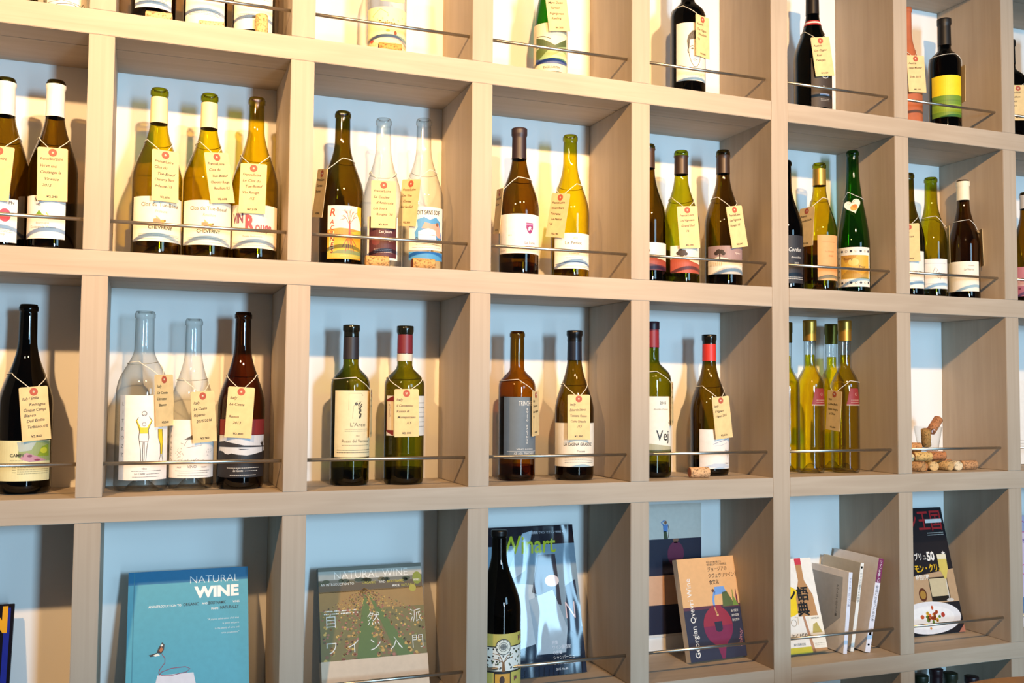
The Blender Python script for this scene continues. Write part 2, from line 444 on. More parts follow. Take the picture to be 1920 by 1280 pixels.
# ------------------------------------------------------------------ the room and the shelf
D = .1987                                        # shelf depth, front edge at y = 0
VL = [-.335, 0, .3292, .66752, 1.00701, 1.34308, 1.67649, 2.00149, 2.330]      # left faces of the uprights
VR = [-.295, .040, .37049, .70846, 1.04869, 1.38579, 1.71595, 2.04222, 2.371]  # right faces
ST = [1.358, .95701, .55606, .15251, -.24465, -.6465, -1.110]                  # shelf tops
SB = [1.3165, .9153, .5141, .11165, -.28175, -.6865, -1.150]                   # undersides
ROWZ = [.95701, .55606, .15251, -.24465, -.6465]
def struct(name, x0, x1, y0, y1, z0, z1, m):
    o = box_obj(name, x0, x1, y0, y1, z0, z1, m); o['kind'] = 'structure'; return o
struct('floor', -3, 5, -4.6, D+.12, -.05, 0, M_FLOOR)
struct('wall_back', -3, 5, D+.0002, D+.12, 0, 2.9, M_WALL)

shelf = thing('cube_shelf', 'pale whitewashed wooden cube shelf covering the white wall', 'shelf', (0, 0, 0))
SEAM = .066
for k in range(7):
    for a, b in ((VR[0], VL[5]), (VR[5], VL[8])):
        box_obj('shelf_board', a, b, 0, SEAM-.0004, SB[k]+ZO, ST[k]+ZO, M_WX, shelf, .0008)
        box_obj('shelf_board', a, b, SEAM+.0004, D, SB[k]+ZO, ST[k]-.0004+ZO, M_WX, shelf, .0008)
for i in (0, 5, 8):
    box_obj('upright', VL[i], VR[i], 0, D, SB[6]+ZO, ST[0]+ZO, M_WZ, shelf, .0008)
for k in range(6):
    for i in (1, 2, 3, 4, 6, 7):
        box_obj('divider', VL[i], VR[i], 0.0003, D, ST[k+1]+.0002+ZO, SB[k]-.0002+ZO, M_WZ, shelf, .0008)
for k in range(4):
    for i in range(0, 8):
        z = ROWZ[k]+.053+ZO; me = tube('guard_rail', [(VR[i]-.002, .022, z), ((VR[i]+VL[i+1])/2, .022, z), (VL[i+1]+.002, .022, z)], .0031, 12)
        link('guard_rail', me, M_STEEL, shelf)['label'] = 'thin steel guard rail'

# ------------------------------------------------------------------ bottles
SHAPE = {  # straight-body end, neck start (fractions of height), shoulder exponent, neck radius
 'burgundy': (.46, .82, .92, .0138), 'bordeaux': (.60, .745, 1.75, .0140), 'flute': (.34, .90, .88, .0132),
 'flagon': (.50, .79, 1.45, .0158), 'oil': (.56, .71, 1.15, .0130), 'ale': (.50, .86, 1.0, .0140), 'jug': (.44, .80, .9, .0095)}
def radius_fn(kind, R, H):
    a, b, p, n = SHAPE[kind]
    def r(z):
        t = z/H
        if t <= a: return R
        if t >= b: return n*(1.05-.06*(t-b)/(1-b))
        s = (t-a)/(b-a); return n*1.05+(R-n*1.05)*(.5+.5*math.cos(PI*s**p))
    return r
def bottle_profile(kind, R, H, lip=True):
    rf = radius_fn(kind, R, H); P = [(0, .022), (R*.25, .018), (R*.55, .006), (R*.72, .0006), (R*.84, 0), (R*.93, .0012), (R*.985, .005), (R, .011)]
    z = .018
    while z < H-.013: P.append((rf(z), z)); z += .0065
    n = rf(H)
    if lip: P += [(n, H-.0125), (n+.0016, H-.0115), (n+.0018, H-.0045), (n+.0006, H-.0035), (n+.0004, H-.0012), (n-.0008, H), (n-.0035, H), (n-.004, H-.004)]
    else: P += [(n, H-.001), (n-.001, H), (n-.004, H-.0005)]
    return P, rf
BOTTLES = {}
def bottle(key, name, label, kind, gl, caps=(), art=None, paper='f3ecdf', back='d8c8a4', group=None, lip=True, cutpts=None):
    x, y, row, d, H = BOT[key]; R = d/2
    root = thing(name, label, 'bottle', (x, y, ROWZ[row]+ZO), group)
    P, rf = bottle_profile(kind, R, H, lip)
    BOTTLES[key] = (root, R, H, rf, label)
    link('glass_body', lathe('glass_body', P), G[gl] if gl in G else gl, root)
    if gl in G and gl not in ('clear', 'black'):      # thick glass at the foot
        link('glass_base', lathe('glass_base', [(0, .027), (R*.3, .021), (R*.6, .009), (R*.8, .004), (R-.0045, .008), (R-.004, .016), (R-.0035, .030)]), G[gl], root)
    for t0, t1, c, rough, metal, grow in caps:            # sleeves measured down from the mouth, in mm
        z1, z0 = H-t0*.001, H-t1*.001; n = max(3, int((z1-z0)/.004)); e = .0006+grow*.001
        big = max(rf(z) for z in (z0, z1)) if t0 > 14 else rf(z1)+.0019
        pr = [(max(rf(z0+(z1-z0)*i/n), rf(H)+.0019 if (t0 < 14 and z0+(z1-z0)*i/n > H-.0125) else 0)+e, z0+(z1-z0)*i/n) for i in range(n+1)]
        if grow >= .5: pr = [(rf(H)+.0012+grow*.001, z) for _, z in pr]
        if t0 == 0: pr += [(pr[-1][0]-.0012, z1+.0010), (0, z1+.0011)]
        link('capsule', lathe('capsule', pr, 40), ink(c, rough, metal), root)
    if key in LAB and art is not None:
        a0, a1, z0, z1 = LAB[key]; a0, a1 = math.radians(a0), math.radians(a1); w, h = R*(a1-a0)*1000, (z1-z0)*1000
        n = 28; V, F = [], []; rr = R+.0002
        edge = cutpts or (lambda u: (0, 1))
        for i in range(n+1):
            u = i/n; a = a0+(a1-a0)*u; lo, hi = edge(u)
            for q in range(5):
                f = lo+(hi-lo)*q/4; V.append((rr*math.sin(a), -rr*math.cos(a), z0+(z1-z0)*f))
        for i in range(n):
            for q in range(4): F.append((i*5+q, (i+1)*5+q, (i+1)*5+q+1, i*5+q+1))
        lb = link('front_label', mesh('front_label', V, F, True), ink(paper, .6), root)
        A = Art(w, h); art(A, w, h); A.put(on_cyl(R, a0, z0, w), lb, 5)
        if back:
            m0, m1 = (a0+a1)/2+PI-.75, (a0+a1)/2+PI+.75; V, F = [], []
            for i in range(15):
                a = m0+(m1-m0)*i/14
                V += [(rr*math.sin(a), -rr*math.cos(a), max(z0, .012)), (rr*math.sin(a), -rr*math.cos(a), min(z1, H*SHAPE[kind][0]))]
            F = [(2*i, 2*i+2, 2*i+3, 2*i+1) for i in range(14)]
            link('back_label', mesh('back_label', V, F, True), ink(back, .7), root)
    return root

# ------------------------------------------------------------------ price tags on strings
CW, CH = .046, .090
def price_tag(key, label, words, shape='card', loop=None, size=1.0):
    root_b, R, H, rf, bl = BOTTLES[key]; az, zt, zb, roll = TAG[key]; az = math.radians(az)
    x, y, row, d, _ = BOT[key]; base = ROWZ[row]+ZO
    cw, ch = CW*size, CH*size
    o = thing('price_tag' if shape == 'card' else 'heart_tag', label, 'price tag', (x, y, base), 'handwritten price tags' if shape == 'card' else None)
    zc = (zt+zb)/2; dist = max(R, rf(max(zb, .01)))+.0022
    lean = min(.10, max(0, (dist-rf(min(zt, H))-.004)/ch)*.5)
    # card frame: origin at the hole near the top edge
    n = Vector((math.sin(az), -math.cos(az), 0)); t = Vector((math.cos(az), math.sin(az), 0)); up = Vector((0, 0, 1))
    rl = math.radians(roll); ex = t*math.cos(rl)-up*(-math.sin(rl)); ex = t*math.cos(rl)+up*math.sin(rl); ez = up*math.cos(rl)-t*math.sin(rl)
    ez = (ez-n*lean).normalized(); ny = ex.cross(ez); C = n*dist+up*zc
    M = Matrix((ex, ez.cross(ex), ez)).transposed().to_4x4(); M.translation = C
    ins = Vector((0, 0, ch/2-.0085))
    if shape == 'card':
        c = .005; pts = [(-cw/2, -ch/2), (cw/2, -ch/2), (cw/2, ch/2-c*.4), (cw/2-c*.4, ch/2), (-cw/2+c*.4, ch/2), (-cw/2, ch/2-c*.4)]
    else:
        pts = [(.018*(16*math.sin(q)**3)/16, .0018+.0185*(13*math.cos(q)-5*math.cos(2*q)-2*math.cos(3*q)-math.cos(4*q))/16) for q in [2*PI*i/28 for i in range(28)]][::-1]
    k = len(pts); V = [(p[0], -.0004, p[1]) for p in pts]+[(p[0], .0004, p[1]) for p in pts]
    F = [tuple(range(k)), tuple(range(2*k-1, k-1, -1))]+[(i, i+k, (i+1) % k+k, (i+1) % k) for i in range(k)]
    card = link('card', mesh('card', V, F), M_CARD if shape == 'card' else ink('f2e7cf'), o); card.matrix_local = M
    if shape == 'card':
        V, F = [], []
        for i in range(24):
            a = 2*PI*i/24
            for r in (.0018, .0066): V.append((r*math.sin(a), -.0007, ins.z+r*math.cos(a)))
        F = [(2*i, (2*i+2) % 48, (2*i+3) % 48, 2*i+1) for i in range(24)]
        link('eyelet_ring', mesh('eyelet_ring', V, F), M_RING, o).matrix_local = M
        A = Art(cw*1000, ch*1000); rnd = random.Random(key); yy = ch*1000-22
        gap = min(11, (ch*1000-34)/max(1, len(words)-1))
        for i, s in enumerate(words[:-1]):
            ind = len(s)-len(s.lstrip()); s = s.strip()
            A.text(s, 4+ind*1.6+rnd.uniform(-.5, 1), yy-i*gap, 4.6, '060606', 'l', 1, .012, min(1.05, 30/max(8, len(s)*2.7)), .28, rnd.uniform(-2, 3))
        A.text(words[-1], cw*500, 5.5, 3.4, '060606', 'c', 1, .02, 1.25)
        A.put(on_flat(-cw/2, -ch/2, -.0005), card)
    else:
        A = Art(36, 40); A.ell(19, 17, 8, 7, 'e09a3e'); A.ell(22, 20, 5, 4, 'c7742a', 2); A.line([(8, 30), (14, 33), (20, 30), (27, 33)], .8, '6a5a48'); A.line([(9, 27), (15, 29), (24, 28)], .6, '6a5a48')
        A.put(on_flat(-.018, -.020, -.0005), card)
    hole = M @ (ins+Vector((0, -.0012, 0)))
    zl = min(H*.86, (loop if loop else hole.z+.030)); pts = [hole]
    g = lambda z: rf(z)+.0012
    def run(p, q, m):
        res = []
        for i in range(1, m+1):
            v = p.lerp(q, i/m); r = math.hypot(v.x, v.y); need = g(v.z)
            if r < need and r > 1e-6: v.x *= need/r; v.y *= need/r
            res.append(v)
        return res
    L = [az-math.radians(68)-(2*PI-math.radians(136))*i/18 for i in range(19)]
    ring = [Vector((g(zl+.003*math.cos(a-az))*math.sin(a), -g(zl+.003*math.cos(a-az))*math.cos(a), zl+.003*math.cos(a-az))) for a in L]
    pts += run(hole, ring[0], 7)+ring[1:]+run(ring[-1], hole, 7)
    link('string', tube('string', pts, .0007, 5), M_STRING, o)
    return o

# ------------------------------------------------------------------ corks
def cork(loc, rot, label, h='d0a36e', end=None, words=None, length=.043, r=.011, group='wine corks lying on the shelf'):
    o = thing('wine_cork', label, 'cork', loc, group); o.rotation_euler = rot
    b = link('cork_body', lathe('cork_body', [(0, -length/2), (r-.0012, -length/2), (r, -length/2+.0012), (r, length/2-.0012), (r-.0012, length/2), (0, length/2)], 24, True), cork_mat(h), o)
    for p in b.data.polygons: p.use_smooth = len(p.vertices) == 4 and abs(p.normal.z) < .3
    if end:
        link('stained_end', lathe('stained_end', [(0, -length/2-.0003), (r-.0014, -length/2-.0002)], 24), ink(end, .8), o)
    if words:
        A = Art(length*1000, 20); n = len(words)
        for i, s in enumerate(words): A.text(s, length*500, 12-i*6.5, 4, '4a2f1c', 'c', 1, .012, min(1, 34/(len(s)*3.1)))
        def fn(u, v, lay):
            a = (v-10)*.001/r; return Vector(((r+.0002)*math.sin(a), -(r+.0002)*math.cos(a), u*.001-length/2))
        # lettering runs along the cork
        A.put(fn, b, 0)
    return o

# ------------------------------------------------------------------ books and magazines
def book(name, label, cat, x0, w, h, th, yb, yt, zs, cover, art, pages='e9e2d4', rot=0, gloss=.4, obi=None, group=None, spine='l', roll=0):
    """front cover faces -y; stands on zs, its lower front edge at yb, its top leaning back to yt"""
    lean = math.asin(min(.6, (yt-yb)/h))
    o = thing(name, label, cat, (x0, yb, zs+ZO+.0004+th*math.sin(lean)+max(0, w*math.sin(roll))), group); o.rotation_euler = (-lean, roll, rot)
    c = ink(cover, gloss); e = .0012 if th > .006 else .0004
    V, F = [], []
    def bx(x0_, x1_, y0_, y1_, z0_, z1_):
        b = len(V); V.extend([(x, y, z) for x in (x0_, x1_) for y in (y0_, y1_) for z in (z0_, z1_)])
        F.extend([tuple(b+i for i in f) for f in ((0, 1, 3, 2), (4, 6, 7, 5), (0, 4, 5, 1), (2, 3, 7, 6), (0, 2, 6, 4), (1, 5, 7, 3))])
    bx(0, w, 0, e, 0, h); bx(0, w, th-e, th, 0, h)
    if spine == 'l': bx(0, e, e, th-e, 0, h)
    else: bx(w-e, w, e, th-e, 0, h)
    cv = link('cover', mesh('cover', V, F), c, o)
    i0, i1 = (e, w-.002) if spine == 'l' else (.002, w-e)
    box = link('page_block', box_mesh('page_block', i0, i1, e, th-e, .001 if th > .006 else 0, h-.002), ink(pages, .8), o)
    A = Art(w*1000, h*1000, gloss); art(A, w*1000, h*1000); A.put(on_flat(0, 0, -.0001), cv)
    if obi:
        ow = link('paper_band', box_mesh('paper_band', -.0006, w+.0006, -.0012, th+.0006, .0, obi[0]), ink(obi[1], .7), o)
        ow['label'] = 'plain pale paper band'
    return o
# ------------------------------------------------------------------ label drawings (mm)
BK, GY, RD = '2a2622', '8d8880', 'a8332c'
def fine(A, w, n=3, y=8, c='9b958c', sd=1): A.lines(n, w*.14, w*.86, y, 2.6, .9, c, sd)
def a_wire(A, w, h):
    A.line([(3, 3), (w*.3, 9), (w*.6, 11), (w-3, 4)], 1.0, BK); A.line([(2, 12), (w*.4, 16), (w-2, 9)], .8, BK); A.line([(w-9, 2), (w-3, 8), (w-7, 16), (w-12, 9), (w-9, 2)], 1.3, BK)
    A.ell(w*.3, 22, 6, 4, 'd8cf3c'); A.ell(w*.6, 25, 8, 4, '6f9a4a'); A.line([(5, 30), (w*.5, 24), (w-5, 33)], .9, BK)
def a_plain(A, w, h): fine(A, w, 6, h*.62); fine(A, w, 4, h*.25)
def a_petites(A, w, h):
    A.text('Petites', w*.48, h*.52, 11, '7a6a2e', 'c', 3, .02, .75); A.ell(w*.65, h*.36, 3, 4, '8a4a2a'); A.ell(w*.5, h*.4, 4, 2.4, 'e2a23a')
    A.poly([(3, h*.16), (w*.3, h*.3), (w*.7, h*.3), (w-3, h*.14), (w-3, h*.08), (w*.7, h*.22), (w*.3, h*.22), (3, h*.08)], 'a69a92')  # grey arc across the label: guard rail's cast shadow, painted in
    A.ell(w*.16, h*.15, 5, 3, 'c2513c', 2); A.line([(w*.2, h*.8), (w*.35, h*.95), (w*.5, h*.83)], 1, 'b09a4a'); A.lines(3, 6, w-6, h*.1, 2.4, .8, 'c8a35e', 3)
    for i in range(9): A.ell(8+i*(w-16)/8, h*(.72+.06*math.sin(i*2)), 1.6, 2.4, 'd6c98a')
def a_hills(A, w, h):
    l, r, b, t = w*.14, w*.93, h*.16, h*.74
    A.rect(l, b, r, t, 'e4dcbf'); A.poly([(l, h*.5), (l, h*.72), (w*.34, h*.66), (w*.6, h*.54), (r, h*.72), (r, h*.42)], '4f5f38', 2)
    A.poly([(l, b), (l, h*.5), (w*.4, h*.42), (r, h*.56), (r, b)], '93ae78', 3); A.poly([(l, h*.2), (l, h*.44), (w*.3, h*.52), (w*.5, h*.48), (w*.3, h*.3)], '5c6f35', 4)
    A.poly([(w*.5, h*.3), (w*.75, h*.42), (r, h*.38), (r, h*.26)], 'c7d3a4', 4); A.poly([(l, h*.16), (l, h*.27), (w*.3, h*.24), (w*.55, h*.27), (r, h*.22), (r, h*.16)], '4a5a8a', 5)
    A.line([(l+2, h*.735), (w*.35, h*.72), (w*.5, h*.67)], 1.2, '4a3026', 5); A.text('ENGELGARTEN', w*.53, h*.06, 4.4, BK, 'c', 3, .01, .8)
def a_face(A, w, h):
    c = '1d1a17'; x = w*.56
    P = [(x-14, h*.66), (x-14, h*.5), (x-13, h*.42), (x-9, h*.32), (x-3, h*.24), (x+4, h*.24), (x+10, h*.32), (x+14, h*.45), (x+14, h*.66)]
    A.line(P, 1.1, c, 2)
    A.poly([(x-16, h*.56), (x-18, h*.68), (x-15, h*.78), (x-6, h*.86), (x+6, h*.87), (x+15, h*.8), (x+16, h*.62), (x+13, h*.7), (x+4, h*.72), (x-6, h*.71), (x-12, h*.7), (x-13, h*.56)], '57514a', 2)
    for i in range(7): A.line([(x-14+i*4, h*.72), (x-10+i*4, h*.8), (x-4+i*4, h*.84)], .8, c, 3)
    for s in (-1, 1):
        A.line([(x+s*11, h*.575), (x+s*7, h*.6), (x+s*2.5, h*.58)], 1.4, c, 3); A.ell(x+s*6.6, h*.545, 2.6, 1.1, c, 3); A.line([(x+s*10, h*.55), (x+s*6, h*.562), (x+s*3, h*.545)], .8, c, 4)
        A.line([(x+s*15, h*.56), (x+s*16.6, h*.52), (x+s*14.8, h*.47)], 1.1, c, 3)
    A.line([(x+1.5, h*.55), (x+2.5, h*.47), (x+2, h*.43), (x-2, h*.425)], 1.1, c, 3)
    A.line([(x-5, h*.36), (x, h*.368), (x+5, h*.36)], 1.2, c, 3); A.line([(x-2.5, h*.335), (x+2.5, h*.335)], 1.1, c, 3)
    A.lines(2, w*.3, w*.8, h*.1, 3, .8, 'b3aca2', 4)
def a_anchor(A, w, h):
    x, y, c = w*.5, h*.68, 'e9e6e0'
    A.ell(x, y+7, 2.8, 2.8, c); A.line([(x, y+5), (x, y-8)], 1.6, c); A.line([(x-10, y-2), (x-8, y-6), (x-4, y-9), (x, y-10), (x+4, y-9), (x+8, y-6), (x+10, y-2)], 1.8, c)
    A.line([(x-15, y+3), (x-10, y+7), (x-6, y+6)], 1, c); A.line([(x+15, y+3), (x+10, y+7), (x+6, y+6)], 1, c); A.ring(x, y+7, 5.5, .7, c)
    A.text('Ploss', x, h*.38, 6, c, 'c', 3, .01, .9, .3); A.rect(x-13, h*.24, x+13, h*.28, '9aa0b4'); A.lines(2, x-12, x+12, h*.16, 3, .9, 'b9b4ac', 5)
def a_yellowgreen(A, w, h): A.rect(0, h*.52, w, h, 'f2d21e'); A.rect(0, 0, w, h*.52, '6d8f2a'); A.rect(0, h*.38, w, h*.41, '62822a', 2); A.rect(0, h*.12, w, h*.3, '8bad33', 2)
def a_magenta(A, w, h):
    A.ell(w*.62, h*.62, 9, 11, 'b03a5a'); A.text('PN', w*.8, h*.88, 5, BK, 'c', 3, .01); fine(A, w, 3, h*.3, 'b5aea4', 6); A.text('Irancy', w*.5, h*.16, 4, '7d766c', 'c')
def a_vini(A, w, h):
    A.ell(w*.42, h*.53, 8, 3.6, '8fb43a'); A.poly([(w*.34, h*.55), (w*.42, h*.66), (w*.5, h*.55)], '6f9a2e', 2); A.line([(w*.58, h*.6), (w*.63, h*.53), (w*.6, h*.46)], 1.6, '9abf4a')
    A.text('Vini', w*.4, h*.86, 6, '4c4660', 'c', 3, .03); A.text('viti', w*.4, h*.76, 4.5, '4c4660', 'c', 3, .02); A.text('Bourgogne', w*.5, h*.34, 3.4, '8a8578', 'c')
    A.text('Coulanges la Vineuse', w*.5, h*.24, 4, '8a8578', 'c', 3, 0, .85)
def a_clos(word):
    def f(A, w, h):
        A.text('Clos du Tue-Boeuf', w*.5, h*.78, 6.6, '6a6054', 'c', 3, .008, .92); A.text(word, w*.5, h*.64, 5, '9b917f', 'c', 3, 0, .9, .2)
        x, y = w*.46, h*.46
        A.poly([(x-8, y-4), (x-8, y+3), (x-2, y+4), (x+5, y+1), (x+5, y-4)], 'c9865f'); A.poly([(x-3, y+3), (x-4, y+9), (x+4, y+2)], 'd8a070', 2); A.ell(x+7.5, y-.5, 4, 2.6, 'c79a34', 2); A.ell(x+11, y+.5, 1.6, 2.2, '7d6420', 3)
        A.text('CHEVERNY', w*.5, h*.27, 6, BK, 'c', 3, .02, .95); fine(A, w, 2, h*.15, 'b7ad9d', 7); A.lines(1, w*.06, w*.94, h*.05, 3, .8, 'b7ad9d', 8)
    return f
def a_rouge(A, w, h):
    c = '7c3a52'
    A.text('VIN', w*.14, h*.58, 17, c, 'l', 3, .03, .60); A.text('R', w*.38, h*.40, 27, 'a0454f', 'l', 3, .05, .66); A.text('ouge', w*.54, h*.39, 17, 'a8525a', 'l', 3, .03, .66)
    A.text('Puzelat-Bonhomme', w*.5, h*.25, 3.4, '7d7466', 'c', 3, .0, .9); fine(A, w, 2, h*.14, 'b3a898', 9); A.lines(1, w*.06, w*.94, h*.06, 3, .8, 'a59a8a', 10)
def a_racines(A, w, h):
    A.rect(0, 0, w, h*.52, 'e8a52f'); A.poly([(0, h*.44), (0, h*.54), (w*.35, h*.58), (w*.6, h*.57), (w, h*.55), (w, h*.46)], 'e0893a', 2)
    A.poly([(w*.62, h*.5), (w, h*.56), (w, h*.4)], 'b9b03a', 3); A.rect(0, h*.02, w, h*.16, 'b4a848', 2); A.poly([(w*.1, h*.1), (w*.3, h*.16), (w*.7, h*.17), (w, h*.13), (w, h*.08), (w*.5, h*.1)], '7e8a5a', 3)
    A.poly([(w*.84, h), (w, h), (w, h*.62), (w*.93, h*.74), (w*.83, h*.86)], 'f0b92e', 2); A.rect(w*.06, h*.16, w*.2, h*.52, 'f0c987', 2)
    t = 'b4574a'; x = w*.6
    A.poly([(x-1.8, h*.48), (x-1.2, h*.72), (x+1.2, h*.72), (x+2.2, h*.48)], t, 4)
    for dx, y0, x1, y1 in ((-1, .66, -13, .82), (-1, .7, -7, .9), (0, .7, 1, .93), (1, .7, 8, .9), (1, .66, 13, .8), (-8, .76, -15, .74), (7, .77, 14, .88), (-6, .86, -11, .92)):
        A.line([(x+dx, h*y0), (x+(dx+x1)*.5, h*(y0+(y1-y0)*.7)), (x+x1, h*y1)], .9, t, 4)
        for k in (-1, 1): A.line([(x+(dx+x1)*.5, h*(y0+(y1-y0)*.7)), (x+x1+3*k, h*(y1+.015*k))], .5, t, 4)
    for x1, y1 in ((-13, .22), (-7, .14), (-2, .17), (4, .13), (9, .14), (14, .26)): A.line([(x, h*.5), (x+x1*.35, h*.38), (x+x1, h*y1)], 1.2, 'a8473c', 4)
    for i, ch in enumerate('RACINES'): A.text(ch, w*.14-(.6 if i else 0), h*(.80-(.0 if i == 0 else .045)-i*.108), (14 if i == 0 else 8.5), 'b4402c' if i < 3 else '8a2f2c', 'c', 5, .015, .9, .2)
    A.text('VIN DE FRANCE', w*.55, h*.05, 2.6, 'd9cf7a', 'c', 5)
def a_jours(A, w, h):
    A.rect(w*.08, h*.05, w*.94, h, '4b1a20'); A.ell(w*.3, h*.42, 8, 7, '6b2a2c', 2); A.text('Les Jours', w*.58, h*.62, 4.6, 'e8dcd2', 'c', 3, .005, 1, .25); A.text('rouges', w*.68, h*.44, 4.6, 'e8dcd2', 'c', 3, .005, 1, .25)
    A.lines(3, w*.25, w*.8, h*.24, 3, .8, 'cbb5aa', 11)
def a_boit(A, w, h):
    A.text('BOIT SANS SOIF', w*.5, h*.82, 8, BK, 'c', 3, .02, .62, .1, 2)
    A.poly([(w*.2, h*.16), (w*.16, h*.4), (w*.24, h*.52), (w*.22, h*.7), (w*.4, h*.76), (w*.55, h*.7), (w*.72, h*.77), (w*.88, h*.66), (w*.86, h*.48), (w*.94, h*.36), (w*.9, h*.18)], '4f93c4')
    A.poly([(w*.34, h*.5), (w*.42, h*.64), (w*.62, h*.6), (w*.8, h*.64), (w*.86, h*.46), (w*.9, h*.3), (w*.78, h*.3), (w*.66, h*.46)], 'e59a86', 2); A.ell(w*.76, h*.6, 3.6, 3.6, '8a5a3c', 3)
    A.poly([(w*.26, h*.2), (w*.26, h*.42), (w*.5, h*.5), (w*.7, h*.46), (w*.74, h*.22)], 'f4efe4', 3); A.line([(w*.26, h*.34), (w*.72, h*.34)], .7, '5d6b78', 4)
    A.poly([(w*.26, h*.18), (w*.72, h*.18), (w*.72, h*.25), (w*.26, h*.23)], '7e9cc0', 4)
    for x in (.22, .78, .9): A.ring(w*x, h*.24, 3, .9, BK, 4)
    A.line([(w*.2, h*.12), (w*.4, h*.14), (w*.9, h*.12)], .8, BK); A.lines(1, w*.1, w*.9, h*.05, 3, .8, 'a59a8a', 12)
def a_lune(A, w, h):
    x, y = w*.66, h*.64; s = '8c2f6a'
    A.poly([(x-8, y+11), (x+8, y+11), (x+8, y), (x+5, y-7), (x, y-12), (x-5, y-7), (x-8, y)], s); A.rect(x-8, y+6, x+8, y+9, 'c77aa8', 2)
    A.poly([(x-4, y-4), (x-3, y+2), (x, y+4), (x+4, y+3), (x+2, y), (x+4, y-4), (x+1, y-2), (x-2, y-5)], 'f0dfe8', 2)
    A.text('La Lune', x, h*.24, 5.5, '6e5560', 'c', 3, .004, .95, .15); A.lines(1, x-12, x+12, h*.14, 3, .9, 'a99aa0', 13); A.text('2015', w*.28, h*.44, 2.8, '9a8f8a', 'c'); A.lines(1, 6, 20, h*.07, 3, .8, 'b5aba2', 14)
def a_petit(A, w, h):
    A.text('2015', w*.5, h*.84, 3.2, BK, 'c'); A.text('Le Petiot', w*.46, h*.68, 6.6, BK, 'c', 3, .006); A.ell(w*.48, h*.44, 9, 7, 'e3dccb'); A.text('TOURAINE', w*.48, h*.40, 3, '7d766c', 'c'); A.lines(2, w*.3, w*.7, h*.3, 3, .8, '9b958c', 15)
    A.line([(3, h*.12), (w*.4, h*.2), (w*.75, h*.18), (w-3, h*.1)], 2, '7a8496'); A.lines(2, w*.1, w*.9, h*.08, 2.6, .8, '9b958c', 16)  # blue-grey curve is the steel rail's shadow drawn into the label
def a_tree(sky, hill, words, dark):
    def f(A, w, h):
        A.rect(0, h*.5, w, h, sky)
        A.poly([(0, h*.06), (0, h*.5), (w*.3, h*.62), (w*.65, h*.42), (w, h*.34), (w, 0), (0, 0)], hill, 2)
        if dark: A.poly([(0, h*.0), (0, h*.16), (w*.4, h*.24), (w, h*.14), (w, 0)], dark, 3)
        x, y = w*.34, h*.72
        for dx, dy, r in ((-7, 0, 5), (-2, 4, 6), (4, 3, 5.5), (8, -1, 4.5), (0, -2, 6)): A.ell(x+dx, y+dy, r, r*.85, '33241f', 4, 12)
        A.rect(x-1, h*.5, x+1.4, y, '33241f', 4); A.text(words, w*.78, h*.72, 3.6, 'f3ecdf' if dark is None else '6a4a40', 'c', 5, .01, .9, .2)
    return f
def a_vign(A, w, h):
    A.rect(0, h*.46, w, h, '9a7f7c'); A.poly([(0, h*.46), (w*.3, h*.62), (w*.6, h*.5), (w, h*.42), (w, h*.3), (0, h*.3)], 'e9dfcc', 2)
    A.poly([(w*.1, 0), (w*.4, h*.22), (w*.7, h*.26), (w, h*.16), (w, 0)], 'b9b5ad', 3)
    x, y = w*.32, h*.74
    for dx, dy, r in ((-7, 0, 5), (-2, 3.5, 6), (4, 3, 5.5), (8, -1, 4.5)): A.ell(x+dx, y+dy, r, r*.85, '33241f', 4, 12)
    A.rect(x-1, h*.52, x+1.4, y, '33241f', 4); A.text('Vigneau', w*.76, h*.72, 4, 'e6d8cf', 'c', 5, .01, .9, .2)
    for i in range(7): A.line([(w*.08+i*4.2, h*.28), (w*.1+i*4.2, h*.46)], .7, 'b9a47e', 4)
def a_cordon(A, w, h):
    c = 'dcdad4'; A.text('Cordon', w*.62, h*.66, 9, c, 'c', 3, .006, .8, .3); A.text('Roussillon', w*.66, h*.52, 4.4, c, 'c', 3, .004, 1, .3); A.text('2015', w*.66, h*.4, 4, c, 'c', 3, .006, 1, .25); A.lines(2, w*.35, w*.95, h*.12, 4, 1, c, 17)
def a_orange(A, w, h):
    c = 'b5703f'; A.text('La Grande', w*.5, h*.62, 3.6, c, 'c', 3, 0, 1, .2); A.text('Oulle', w*.55, h*.52, 4, c, 'c', 3, 0, 1, .2); A.lines(1, w*.2, w*.8, h*.84, 3, .8, c, 18); A.line([(0, h*.06), (w*.4, h*.12), (w, h*.08)], 2.4, 'b98a5a')
def a_alsace(A, w, h):
    A.rect(w*.16, h*.2, w*.94, h*.8, 'd9a93c'); A.poly([(w*.16, h*.8), (w*.3, h*.6), (w*.5, h*.7), (w*.6, h*.8)], 'c08a34', 2); A.ell(w*.5, h*.62, 12, 9, 'e6c56a', 2); A.poly([(w*.2, h*.3), (w*.4, h*.45), (w*.7, h*.3), (w*.9, h*.42), (w*.9, h*.22), (w*.2, h*.22)], 'b98f3a', 2)
    A.text('Riesling', w*.36, h*.68, 5, '6a3a20', 'c', 3, .01, .9, .2); A.text('Frey', w*.72, h*.46, 7, '5a4420', 'c', 3, .01, .9)
    for i in range(8):
        x = w*.08+i*w*.12
        for y in (h*.9, h*.1):
            A.ell(x, y, 2.4, 2.2, '3b3a44' if i % 2 else 'e9e2d0', 3, 10); A.ring(x, y, 2.6, .6, '3b3a44', 4, 10)
    for i in range(4): A.ell(w*.08, h*(.25+.16*i), 2.0, 2.4, '3b3a44', 3, 10)
